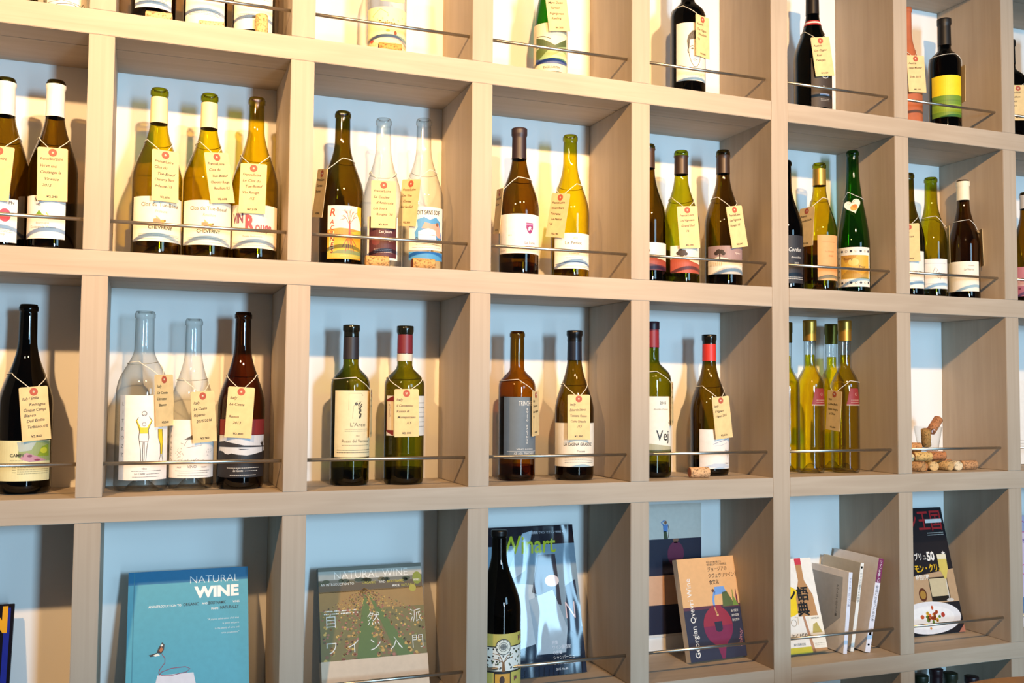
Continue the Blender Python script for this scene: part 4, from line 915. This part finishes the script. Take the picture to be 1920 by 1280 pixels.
# ------------------------------------------------------------------ corks
def flat(x, y, row, yaw, label, **k):
    r = k.get('r', .011); return cork((x, y, ROWZ[row]+ZO+r+.0003+k.pop('up', 0)), (PI/2, 0, math.radians(yaw)), label, **k)
flat(.108, .035, 0, 84, 'pale cork with script print lying before plain-labelled bottle', h='e0bd86', words=['Cuvee'])
flat(.195, .030, 0, 80, 'thin pale cork lying before the middle plain-labelled bottle', h='e3c795', r=.0085)
cork((.281, .037, ROWZ[0]+ZO+.0218), (0, 0, .4), 'printed cork standing upright before a plain-labelled bottle', h='dcb678')
flat(.515, .032, 0, 82, 'orange-brown cork with wine-dark end before the Petites bottle', h='d99a52', end='7a3a26', words=['LES VINS'])
flat(.497, .034, 1, 86, 'cork printed with letters between Racines and maroon-label bottles', h='cf9f62', words=['TUE', 'BOEUF'])
flat(.585, .033, 1, 88, 'cork printed Clos du Tue Boeuf before the blue label bottle', h='cb9a5e', end='6a2f26', words=['CLOS DU', 'TUE BOEUF'])
flat(1.192, .047, 2, 82, 'single cork with smile mark lying before the red-sleeved bottle', h='d9ae80', end='a5664a', words=['( . . )'])
# a heap of corks with a tumbler on top
PILE = [  # x, y, layer height, yaw, tone, end colour, label
 (1.772, .052, 0, 20, 'b88a58', None, 'mottled cork at the divider end of the cork heap'),
 (1.797, .060, 0, -28, 'a9713f', 'd2a97c', 'brown cork with pale round end in the heap front'),
 (1.829, .062, 0, -24, 'd2b07a', 'e0c08c', 'light tan cork in the heap front beside the brown one'),
 (1.864, .060, 0, 8, 'c9a168', 'd9b888', 'tan cork pointing its pale end straight out of the heap'),
 (1.893, .058, 0, -12, 'dcc8a4', '6a4250', 'cream cork with purple wine-stained end'),
 (1.938, .058, 0, 86, 'c08f62', None, 'printed cork lying sideways at the open end of the heap'),
 (1.755, .108, 0, 70, 'c39a66', None, 'tan cork at the back of the heap against the divider'),
 (1.805, .118, 0, 84, 'b98a54', None, 'tan cork lying across at the back of the heap base'),
 (1.856, .116, 0, 80, 'c79c68', None, 'tan cork supporting the tumbler from below'),
 (1.908, .108, 0, 72, 'c4885c', None, 'reddish cork at the rear open end of the heap'),
 (1.776, .075, 1, -40, 'e3d2a6', None, 'cream cork on the second layer near the divider'),
 (1.820, .080, 1, 76, 'd9b36e', 'c58e6a', 'golden cork on the second layer of the heap'),
 (1.872, .090, 1, 66, 'b8784a', 'c98a6e', 'red-brown cork topmost under the tumbler'),
 (1.770, .125, 1, 82, 'c98a5a', None, 'orange-brown cork behind on the second layer by the divider'),
 (1.766, .098, 2, 78, 'c4875a', None, 'orange-brown cork crowning the heap by the divider'),
 (1.812, .104, 2, 70, 'cb9058', None, 'orange-brown cork crowning the heap beside the tumbler'),
 (1.822, .128, 1, 80, 'cf8f5c', None, 'orange-brown cork behind the tumbler'),
]
for x, y, l, yaw, h, e, lab in PILE:
    flat(x, y, 2, yaw, lab, h=h, end=e, up=l*.0205, words=['LES VINS DE', 'FRANCE'] if 'printed' in lab else None, group='corks heaped around the tumbler')
TX, TY, TZ = 1.866, .150, ROWZ[2]+ZO+.0006
TX, TY, TZ = 1.862, .104, ROWZ[2]+ZO+.0440
t = thing('tumbler', 'small flared clear glass tumbler holding corks on the cork heap', 'glass', (TX, TY, TZ))
link('glass_body', lathe('glass_body', [(0, .005), (.0205, .004), (.0225, 0), (.0232, .002), (.0255, .020), (.0290, .040), (.0318, .056), (.0310, .0568)], 40), G['thin_clear'], t)
cork((TX-.004, TY+.002, TZ+.0300), (.18, -.22, 0), 'tan cork standing inside the tumbler', h='b98d4e', group='corks in the tumbler')
cork((TX+.017, TY-.004, TZ+.0600), (-.2, .85, 0), 'brown cork sticking out over the tumbler rim', h='b87a4e', end='c08a6a', length=.046, group='corks in the tumbler')

# ------------------------------------------------------------------ books and prints on the fourth shelf row
ZB = ROWZ[3]
def a_teal(A, w, h):
    WH = 'f2f2ee'
    A.rect(0, h*.91, w, h, '14719c'); A.rect(w*.045, 0, w*.052, h, '2f7f96', 2)
    A.text('NATURAL', w*.92, h*.90, 13, WH, 'r', 3, -.012, 1.02); A.text('WINE', w*.92, h*.80, 18, WH, 'r', 3, .05, 1.12)
    A.text('AN INTRODUCTION TO', w*.435, h*.745, 4.0, WH, 'r', 3, .012, .86); A.text('ORGANIC', w*.45, h*.745, 5.2, '1b3a44', 'l', 3, .015, .78); A.text('AND', w*.655, h*.748, 3.4, WH, 'r', 3, .012, .9)
    A.text('BIODYNAMIC', w*.66, h*.745, 5.2, '1b3a44', 'l', 3, .015, .66); A.text('WINES', w*.925, h*.748, 3.4, WH, 'r', 3, .012, .8); A.text('MADE', w*.745, h*.708, 3.6, WH, 'r', 3, .012, .9); A.text('NATURALLY', w*.92, h*.708, 5.2, '1b3a44', 'r', 3, .015, .78)
    for i, s in enumerate(('"A joyous celebration of all that', 'is good and pure', 'in the world of wine and', 'wine production."')): A.text(s, w*.92, h*(.635-.033*i), 3.2, 'd4e6ea', 'r', 3, 0, .92)
    x, y = w*.24, h*.44
    A.poly([(x, y), (x+3, y+8), (x+9, y+17), (x+13, y+13), (x+12, y+4), (x+8, y-2)], '2c2622', 2); A.poly([(x+4, y+4), (x+8, y+10), (x+11, y+5), (x+7, y)], 'b5672e', 3); A.ell(x+8.5, y+12, 2.2, 1.6, 'efe9dc', 3); A.poly([(x, y), (x-13, y-3), (x-10, y-6), (x+3, y-5)], '2c2622', 2); A.poly([(x-6, y-4), (x+2, y-1), (x+6, y-5), (x-2, y-6)], 'efe9dc', 3)
    A.line([(x+9, y-3), (x+14, y-10), (x+14, y-18), (x+6, y-28), (x+4, y-34), (x+8, y-38), (x+24, y-40), (x+50, y-36), (x+56, y-31), (x+48, y-27), (x+24, y-28), (x+8, y-33), (x+5, y-38)], 1.0, '8c2f4a', 4)
    A.poly([(w*.2, 0), (w*.215, h*.17), (w*.25, h*.29), (w*.54, h*.29), (w*.57, h*.17), (w*.585, 0)], 'd9d6de', 2)
book('hardcover_book', 'teal Natural Wine hardcover with butterfly and white glass drawing', 'book', .083, .206, .252, .021, .075, .155, ZB, '4a9fb4', a_teal, gloss=.45)
def a_vine(A, w, h):
    WH = 'e9e6dc'; rnd = random.Random(11)
    A.rect(0, h*.84, w, h, '6d6a5c'); A.rect(0, h*.9, w, h*.97, 'b4b0a4', 2); A.rect(0, h*.80, w, h*.87, '5a4a30', 2)
    for i in range(16): A.ell(rnd.uniform(0, w), h*.88+rnd.uniform(-2, 3), rnd.uniform(5, 11), 4, rnd.choice(('2f3a22', '3c4424', '59502c')), 3, 10)
    A.rect(0, 0, w, h*.81, '76682f'); vx, vy = w*.43, h*.83
    A.rect(0, h*.66, w, h*.81, '9a7638', 2); A.poly([(vx-2, vy-8), (vx+2, vy-8), (w*.62, 0), (w*.28, 0)], '5c6c24', 3); A.poly([(vx+4, vy-8), (vx+7, vy-8), (w, h*.12), (w, 0), (w*.86, 0)], '5c6c24', 3)
    for k, dx in enumerate((-3.6, -2.8, -2.1, -1.6, -1.1, -.7, -.42, .42, .62, 1.35, 1.8, 2.4, 3.1, 4.0)):          # rows of vines running to a far point
        for i in range(46):
            q = (i/45)**1.6; yy = vy-q*h*.86-2; xx = vx+dx*w*.55*q+rnd.gauss(0, 1+5*q)
            for j in range(2):
                px, py, r = xx+rnd.gauss(0, 6*q), yy+rnd.uniform(-1, 12*q), 1.1+5.2*q*rnd.uniform(.5, 1)
                if r < px < w-r and r < py < h*.82: A.ell(px, py, r, r*.85, rnd.choice(('8a5a34', 'b98a3e', 'c49a48', '7f7a34', '94603c', 'a96a52', 'd0a850', '5c5226')), 4, 7)
    A.ell(w*.95, h*.88, 9, 12, '7f8a24', 4); A.ell(w*.9, h*.8, 7, 7, 'a59a34', 5)
    A.text('NATURAL WINE', w*.5, h*.905, 14, WH, 'c', 6, -.008, .98); A.text('AN INTRODUCTION TO', w*.02, h*.855, 4.6, WH, 'l', 6, .004, .86); A.text('ORGANIC', w*.41, h*.855, 4.6, 'b5a93a', 'l', 6, .004, .9); A.text('AND', w*.575, h*.855, 4.6, WH, 'l', 6, .004, .86); A.text('BIODYNAMIC', w*.655, h*.855, 4.6, 'c4b43a', 'l', 6, .004, .8); A.text('WINES', w*.975, h*.855, 4.2, WH, 'r', 6, .004, .7); A.text('MADE', w*.775, h*.82, 4.4, WH, 'r', 6, .004, .9); A.text('NATURALLY', w*.79, h*.82, 4.4, 'b5a93a', 'l', 6, .004, .8)
    for i, ch in enumerate('自然派'): A.text(ch, w*(.09+.41*i), h*.54, 19, WH, 'c', 6, -.012, .95)
    for i, ch in enumerate('ワイン入門'): A.text(ch, w*(.09+.205*i), h*.34, 19, WH, 'c', 6, -.012, .95)
    A.lines(2, w*.04, w*.36, h*.655, 5, 2, WH, 50)
book('paperback_book', 'Japanese natural wine book with autumn vineyard photograph and pale paper band', 'book', .420, .203, .240, .018, .085, .160, ZB, '3a3a2c', a_vine, gloss=.55, obi=(.068, 'dcc3a8'))
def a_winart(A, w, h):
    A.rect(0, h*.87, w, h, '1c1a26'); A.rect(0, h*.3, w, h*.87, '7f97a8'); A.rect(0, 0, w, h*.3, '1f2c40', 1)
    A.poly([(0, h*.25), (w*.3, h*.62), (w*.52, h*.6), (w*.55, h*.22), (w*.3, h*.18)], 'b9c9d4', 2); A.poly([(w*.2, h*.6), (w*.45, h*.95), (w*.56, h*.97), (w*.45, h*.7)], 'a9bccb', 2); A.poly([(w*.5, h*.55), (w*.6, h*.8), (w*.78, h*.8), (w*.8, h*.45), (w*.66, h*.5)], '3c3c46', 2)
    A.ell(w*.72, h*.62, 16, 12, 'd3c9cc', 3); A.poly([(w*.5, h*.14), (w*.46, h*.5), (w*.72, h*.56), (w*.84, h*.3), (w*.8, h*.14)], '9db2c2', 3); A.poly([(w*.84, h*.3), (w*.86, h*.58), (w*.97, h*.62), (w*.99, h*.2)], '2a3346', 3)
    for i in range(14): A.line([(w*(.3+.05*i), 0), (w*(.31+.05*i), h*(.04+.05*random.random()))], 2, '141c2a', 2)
    A.text('Winart', w*.5, h*.815, 36, 'b9c22a', 'c', 5, .012, .80, .12); A.text('実用情報 ワイン マガジン WINE ART', w*.92, h*.945, 4.4, 'e6e4ea', 'r', 5, 0, .8); A.text('T', w*.3, h*.54, 12, 'd9a52a', 'c', 5, .02); A.text('N', w*.88, h*.36, 34, 'd8c3c6', 'c', 5, -.01, .7)
    for i, s in enumerate(('特集', 'ワイン醸造家', 'の言葉', 'シャンパーニュ', 'ワインを旅する')): A.text(s, w*.66, h*(.2-.033*i), 6, 'cfd8e4', 'l', 5, .004, .8)
    A.text('2015 No.80', w*.68, h*.03, 4.2, 'dfe4ea', 'l', 5, 0, .9)
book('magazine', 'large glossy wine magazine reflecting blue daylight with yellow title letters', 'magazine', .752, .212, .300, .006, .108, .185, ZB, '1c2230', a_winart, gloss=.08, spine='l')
def man(A, x, y, k):
    A.poly([(x-4*k, y), (x-5*k, y+13*k), (x+1*k, y+13*k), (x+4*k, y)], '3f4a2e', 4); A.poly([(x-5*k, y+12*k), (x-6*k, y+24*k), (x+4*k, y+25*k), (x+3*k, y+12*k)], '5b86c2', 4); A.ell(x-1*k, y+28*k, 2.6*k, 3.2*k, '8a5a3c', 4)
    A.line([(x-4*k, y+23*k), (x-9*k, y+28*k), (x-3*k, y+32*k)], 2.2*k, '5b86c2', 4); A.line([(x+4*k, y+24*k), (x+6*k, y+16*k), (x+5*k, y+2*k)], .9*k, '6a4a34', 5)
def a_poster(A, w, h):
    A.rect(0, h*.80, w, h*.80+.1, 'b9b6b0'); A.rect(0, h*.735, w, h, 'd2cbc0'); A.line([(w*.34, h*.74), (w*.34, h)], .6, '8a8a88', 2); A.rect(0, h*.46, w, h*.735, '232338'); A.rect(0, h*.14, w, h*.46, 'd9a884'); A.rect(0, 0, w, h*.14, 'e2dcd4'); A.rect(0, h*.02, w, h*.24, '232338', 2)
    A.ell(w*.68, h*.62, 21, 27, '6e2444', 3); A.poly([(w*.64, h*.735), (w*.72, h*.735), (w*.7, h*.7), (w*.66, h*.7)], '8a5a44', 3); A.ell(w*.2, h*.62, 19, 25, '9a2c34', 3); A.ell(w*.2, h*.14, 19, 16, '9a2c34', 3); man(A, w*.56, h*.735, 1.3); A.rect(w*.2, h*.735, w*.32, h*.775, '8a919c', 3)
o = thing('wall_print', 'tall art print of man above red clay jars fixed to the wall', 'poster', (1.083, D-.0012, -.212+ZO))
sh = link('paper_sheet', box_mesh('paper_sheet', 0, .208, 0, .0011, 0, .293), ink('ece6da', .5), o)
A = Art(208, 293, .4); a_poster(A, 208, 293); A.put(on_flat(0, 0, -.0001), sh)
def a_georgian(A, w, h):
    A.rect(0, h*.5, w, h, 'dfae78'); A.rect(0, 0, w, h*.5, '2c2c40'); A.rect(0, h*.49, w, h*.52, '5a3040', 2)
    A.ell(w*.55, h*.32, w*.25, h*.19, '92283c', 3, 36); A.poly([(w*.36, h*.22), (w*.5, h*.1), (w*.54, 0), (w*.59, 0), (w*.63, h*.1), (w*.74, h*.22)], '7a2148', 3); A.ell(w*.55, h*.32, w*.25, h*.19, '7a2148', 4, 18, 180, 360); A.poly([(w*.46, h*.49), (w*.48, h*.52), (w*.64, h*.52), (w*.65, h*.49)], '92283c', 4)
    A.poly([(w*.5, h*.28), (w*.49, h*.36), (w*.62, h*.36), (w*.62, h*.28), (w*.58, h*.26), (w*.53, h*.26)], '26263a', 5); A.line([(w*.53, h*.5), (w*.56, h*.43)], 3.4, 'c4905e', 5); A.ell(w*.565, h*.425, 2.8, 3.4, 'd9a878', 5)
    A.poly([(w*.56, h*.62), (w*.58, h*.70), (w*.74, h*.70), (w*.78, h*.63)], '6f9bd8', 4); A.line([(w*.57, h*.66), (w*.53, h*.58), (w*.53, h*.5)], 5, '6f9bd8', 4); A.ell(w*.545, h*.665, 3.4, 3.6, '6a4432', 5)
    A.poly([(w*.68, h*.5), (w*.7, h*.64), (w*.78, h*.65), (w*.9, h*.5)], '55663a', 4); A.poly([(w*.86, h*.5), (w*.88, h*.6), (w*.96, h*.5)], '6f8a3a', 5)
    for i, c in enumerate(('6f8a2e', '6a2238', '6a2238')): A.poly([(w*(.88+.06*i)-2, h*.5), (w*(.88+.06*i)-2, h*.58), (w*(.88+.06*i)-.8, h*.62), (w*(.88+.06*i)-.8, h*.66), (w*(.88+.06*i)+.8, h*.66), (w*(.88+.06*i)+.8, h*.62), (w*(.88+.06*i)+2, h*.58), (w*(.88+.06*i)+2, h*.5)], c, 4)
    A.text('Georgian Qvevri Wine', w*.175, h*.03, 12.5, 'efe9e0', 'l', 6, .006, .98, 0, 90)
    for i, s in enumerate(('ジョージアの', 'クヴェヴリワインと', '食文化')): A.text(s, w*.5, h*(.86-.065*i), 7.4, '4a3a2c', 'l', 6, .002, .82)
    A.text('母なる大地が育てる', w*.5, h*.94, 3.6, '6a543e', 'l', 6, 0, .85); A.text('世界最古のワイン伝統製法', w*.5, h*.915, 3.6, '6a543e', 'l', 6, 0, .85)
    for i in range(3): A.text('島村菜津', w*.93, h*(.44-.045*i), 4.2, 'd9d4cc', 'r', 6, .004, .8)
    A.text('Tolmer', w*.9, h*.08, 9, 'c9828a', 'l', 6, -.006, 1, .3, 78)
book('paperback_book', 'Georgian Qvevri Wine book with red clay jar on its cover', 'book', 1.196, .152, .214, .017, .086, .140, ZB, 'd9cfc0', a_georgian, rot=math.radians(4), gloss=.5)
def a_goten(A, w, h):
    A.rect(0, 0, w, h*.065, 'c9c03a'); A.ell(w*.36, h*.55, 40, 34, 'f0cf1e', 1); x = w*.72
    A.poly([(x-24, h*.38), (x-22, h*.58), (x-8, h*.76), (x-8, h*.93), (x+8, h*.93), (x+8, h*.76), (x+24, h*.60), (x+28, h*.38)], 'b98a5a', 2); A.rect(x-8.5, h*.93, x+8.5, h, 'c93a4a', 3)
    A.rect(w*.72, h*.04, w, h*.38, 'efe9da', 3); A.poly([(w*.70, 0), (w*.62, h*.38), (w*.66, h*.38), (w*.76, 0)], 'b98a6a', 4); A.rect(w*.70, 0, w, h*.04, 'b98a5a', 4)
    A.text('語', w*.70, h*.56, 22, '161412', 'c', 5, .03); A.text('典', w*.66, h*.40, 22, '161412', 'c', 5, .03); A.text('ワイン', w*.2, h*.56, 22, '161412', 'c', 5, .03)
    A.ring(w*.42, h*.32, 7, .8, '8a7a5a', 5); A.line([(w*.5, h*.3), (w*.52, h*.38), (w*.46, h*.38)], .8, 'b58a2e', 5); A.text('よくばり', w*.48, h*.155, 9, '2c2824', 'c', 5, .006, .9); A.text('誠文堂新光社', w*.46, h*.085, 4, '5a544c', 'c', 5, 0, .9)
    A.text('SOMMELIER', w*.86, h*.345, 3.6, '5a544c', 'c', 5, 0, .8); A.poly([(w*.76, h*.2), (w*.8, h*.29), (w*.88, h*.31), (w*.96, h*.2)], 'b9a85a', 5); A.lines(2, w*.76, w*.97, h*.09, 4, 1, '8a7a5a', 51)
book('paperback_book', 'white Japanese wine dictionary with brown bottle drawn on cover', 'book', 1.405, .132, .205, .012, .070, .130, ZB, 'eeeae2', a_goten, gloss=.4)
def spine_book(label, x, y0, depth, h, th, lean, cover, spine_art, cover_art, zs=ZB):
    """stands spine outwards, cover plane running back into the shelf, top leaning to +x"""
    o = thing('paperback_book', label, 'book', (x, y0, zs+ZO+.0004+th*math.sin(lean)*1.0), None); o.rotation_euler = (0, lean, 0)
    V, F = [], []; e = .0005
    def bx(a, b, c, d, p, q):
        n = len(V); V.extend([(X, Y, Z) for X in (a, b) for Y in (c, d) for Z in (p, q)]); F.extend([tuple(n+i for i in f) for f in ((0, 1, 3, 2), (4, 6, 7, 5), (0, 4, 5, 1), (2, 3, 7, 6), (0, 2, 6, 4), (1, 5, 7, 3))])
    bx(0, e, 0, depth, 0, h); bx(th-e, th, 0, depth, 0, h); bx(e, th-e, 0, e, 0, h)
    cv = link('cover', mesh('cover', V, F), ink(cover, .45), o); link('page_block', box_mesh('page_block', e, th-e, e, depth-.001, .0008, h-.001), ink('e6dfd2', .8), o)
    A = Art(th*1000, h*1000); spine_art(A, th*1000, h*1000); A.put(on_flat(0, 0, -.0001), cv)
    A = Art(depth*1000, h*1000); cover_art(A, depth*1000, h*1000); A.put(lambda u, v, lay: Vector((-.0001-.00012*lay, depth-u*.001, v*.001)), cv)
    return o
def sp1(A, w, h): A.rect(0, 0, w, h, 'e4e6f2'); A.col_text('アウトローのワイン論', w*.5, h*.9, 4.2, '6a6e8a', 1.5)
def cv1(A, w, h): A.rect(0, 0, w*.86, h*.92, 'a9abae'); A.poly([(w*.12, 0), (w*.86, 0), (w*.86, h*.42)], 'e0dbd6', 2); A.col_text('アウトローのワイン論', w*.74, h*.78, 5.2, '3c3a38', 1.35)
def sp2(A, w, h): A.rect(0, 0, w, h, 'efece4'); A.ell(w*.5, h*.95, 2.4, 3, BK); A.col_text('ワインと造る人の哲学', w*.5, h*.86, 4.4, '3c3a38', 1.5); A.ring(w*.5, h*.05, 2, .6, BK)
def cv2(A, w, h): A.rect(0, h*.55, w, h, 'b9b09e')
def sp3(A, w, h): A.rect(0, 0, w, h, 'e9e6ee'); A.rect(0, h*.74, w, h, '7d2a5a', 2); A.col_text('ワインを楽しむ', w*.5, h*.95, 5.2, 'efe6ec', 1.35, 4, .01); A.col_text('絶品に出会うための本', w*.5, h*.68, 5.6, '3c3a46', 1.45); A.poly([(w*.2, h*.18), (w*.5, h*.26), (w*.8, h*.18)], BK); A.ell(w*.5, h*.08, 3, 2.4, '3a4a9a')
def cv3(A, w, h): A.rect(0, 0, w, h, 'e0dbd8')
spine_book('grey-covered paperback with pale spine, beside the wine dictionary', 1.560, .048, .128, .178, .010, .10, 'e6e1df', sp1, cv1)
spine_book('olive-grey paperback with white spine standing between two others', 1.588, .058, .128, .196, .009, .16, 'd2cbbd', sp2, cv2)
spine_book('white paperback with purple-topped spine leaning against the divider', 1.613, .040, .150, .208, .014, .20, 'e8e4e2', sp3, cv3)
def a_ohkoku(A, w, h):
    A.rect(0, 0, w, h, '17171f'); A.rect(0, h*.33, w, h*.36, '6a4a34'); A.poly([(w*.3, h*.24), (w*.3, h*.45), (w, h*.50), (w, h*.24)], 'b99a78', 2)
    A.text('ワイン王国', w*.96, h*.83, 37, 'b5252a', 'r', 5, .012, .72); A.rect(w*.72, h*.875, w*.97, h*.905, 'e9e6e0', 6); A.lines(2, w*.72, w*.97, h*.79, 5, 2, 'b9b4ac', 52)
    A.text('ブリュ', w*.63, h*.585, 13, 'efece6', 'r', 5, .01, .7); A.text('50', w*.64, h*.575, 20, 'efece6', 'l', 6, .04, .82); A.text('本', w*.87, h*.60, 10, 'efece6', 'l', 6, .02, .8); A.text('モン・クリュ', w*.84, h*.49, 14, 'e0b524', 'r', 5, .03, .72); A.text('特別付録', w*.62, h*.43, 9, 'efece6', 'r', 5, .02, .8)
    A.rect(w*.60, h*.25, w*.88, h*.44, '1c1a14', 4); A.rect(w*.61, h*.29, w*.87, h*.43, 'c9bb98', 5); A.ell(w*.48, h*.31, 12, 16, '5a2f1c', 4); A.ell(w*.48, h*.31, 9, 10, 'a8803a', 5)
    x = w*.86; A.poly([(x-14, h*.60), (x-13, h*.50), (x-2, h*.42), (x+2, h*.42), (x+13, h*.50), (x+14, h*.60)], 'd2bf62', 6); A.rect(x-14, h*.58, x+14, h*.62, 'e3dcc0', 7); A.rect(x-1, h*.26, x+1, h*.42, 'd9d6d0', 6); A.ell(x+2, h*.255, 11, 4, 'cfcac2', 6)
    A.ell(w*.52, h*.13, w*.46, h*.125, 'e6e6ea', 5, 40); A.ell(w*.52, h*.13, w*.36, h*.09, 'f1f1f2', 6, 36)
    rnd = random.Random(8)
    for i in range(26): A.ell(w*(.55+rnd.gauss(0, .065)), h*(.13+rnd.gauss(0, .03)), rnd.uniform(3, 7), rnd.uniform(3, 6), rnd.choice(('c4572e', 'd98a3a', 'e0b53a', '5f7f2a', 'b03a2a', 'd9713a')), 7, 9)
    A.poly([(w*.9, 0), (w, 0), (w, h*.06)], 'b0705a', 8)
book('magazine', 'Japanese wine magazine with champagne glass and white plate on cover', 'magazine', 1.770, .208, .300, .006, .112, .186, ZB, '17171f', a_ohkoku, gloss=.35)
def a_night(A, w, h):
    A.rect(0, 0, w, h, '0d0c16'); A.text('WIN', w*.955, h*.79, 38, 'e0a128', 'r', 3, .06, .72); A.rect(w*.93, 0, w*.975, h*.97, '1d2a8a', 2); A.ell(w*.7, h*.3, 24, 30, '6a1418', 2); A.ell(w*.84, h*.22, 16, 16, '7a2020', 3)
book('magazine', 'black magazine with big orange capital letters beside the divider', 'magazine', -.300, .202, .212, .008, .090, .155, ZB, '0d0c16', a_night, gloss=.15)
def a_pink(A, w, h):
    A.rect(0, 0, w, h, 'c3b9d8'); A.rect(0, h*.12, w, h*.26, '3f74c0', 2)
    for i in range(9): A.ring(w*(.08+.1*i), h*(.9-.2*(i % 3)), 14, 2, 'c45a9a', 3); A.text('8', w*(.05+.1*i), h*.75, 10, '4a3a9a', 'c', 4)
    A.rect(0, 0, w, h*.08, 'e6e0ee', 3); A.ell(w*.05, h*.45, 8, 10, 'd9569a', 4)
book('magazine', 'pink and lilac patterned magazine at the far end of the row', 'magazine', 2.150, .170, .270, .006, .10, .16, ZB, 'c3b9d8', a_pink, gloss=.35)
# white folded card low on the third row by the end divider
book('menu_card', 'plain white card standing behind the steel rail at the far end', 'card', 2.150, .150, .215, .004, .150, .185, ROWZ[2], 'efece6', lambda A, w, h: A.lines(3, 20, 120, 60, 8, 1.4, 'b9b4ac', 60), gloss=.6)

# ------------------------------------------------------------------ round table in front of the shelf
t = thing('round_table', 'round honey-coloured wooden table top before the shelf', 'table', (1.415, -.735, 0))
M_OAK = ink('c98a3e', .45, 0, .2, 12)
top = link('table_top', lathe('table_top', [(0, .985), (.24, .985), (.248, .989), (.25, .997), (.25, 1.008), (.247, 1.014), (.24, 1.016), (0, 1.016)], 72), M_OAK, t)
link('pedestal', lathe('pedestal', [(.03, .022), (.027, .2), (.027, .8), (.05, .984)], 32), ink('2a2622', .5, .6), t)
link('foot', lathe('foot', [(0, 0), (.2, 0), (.2, .012), (.04, .022), (0, .0225)], 48), ink('2a2622', .5, .6), t)
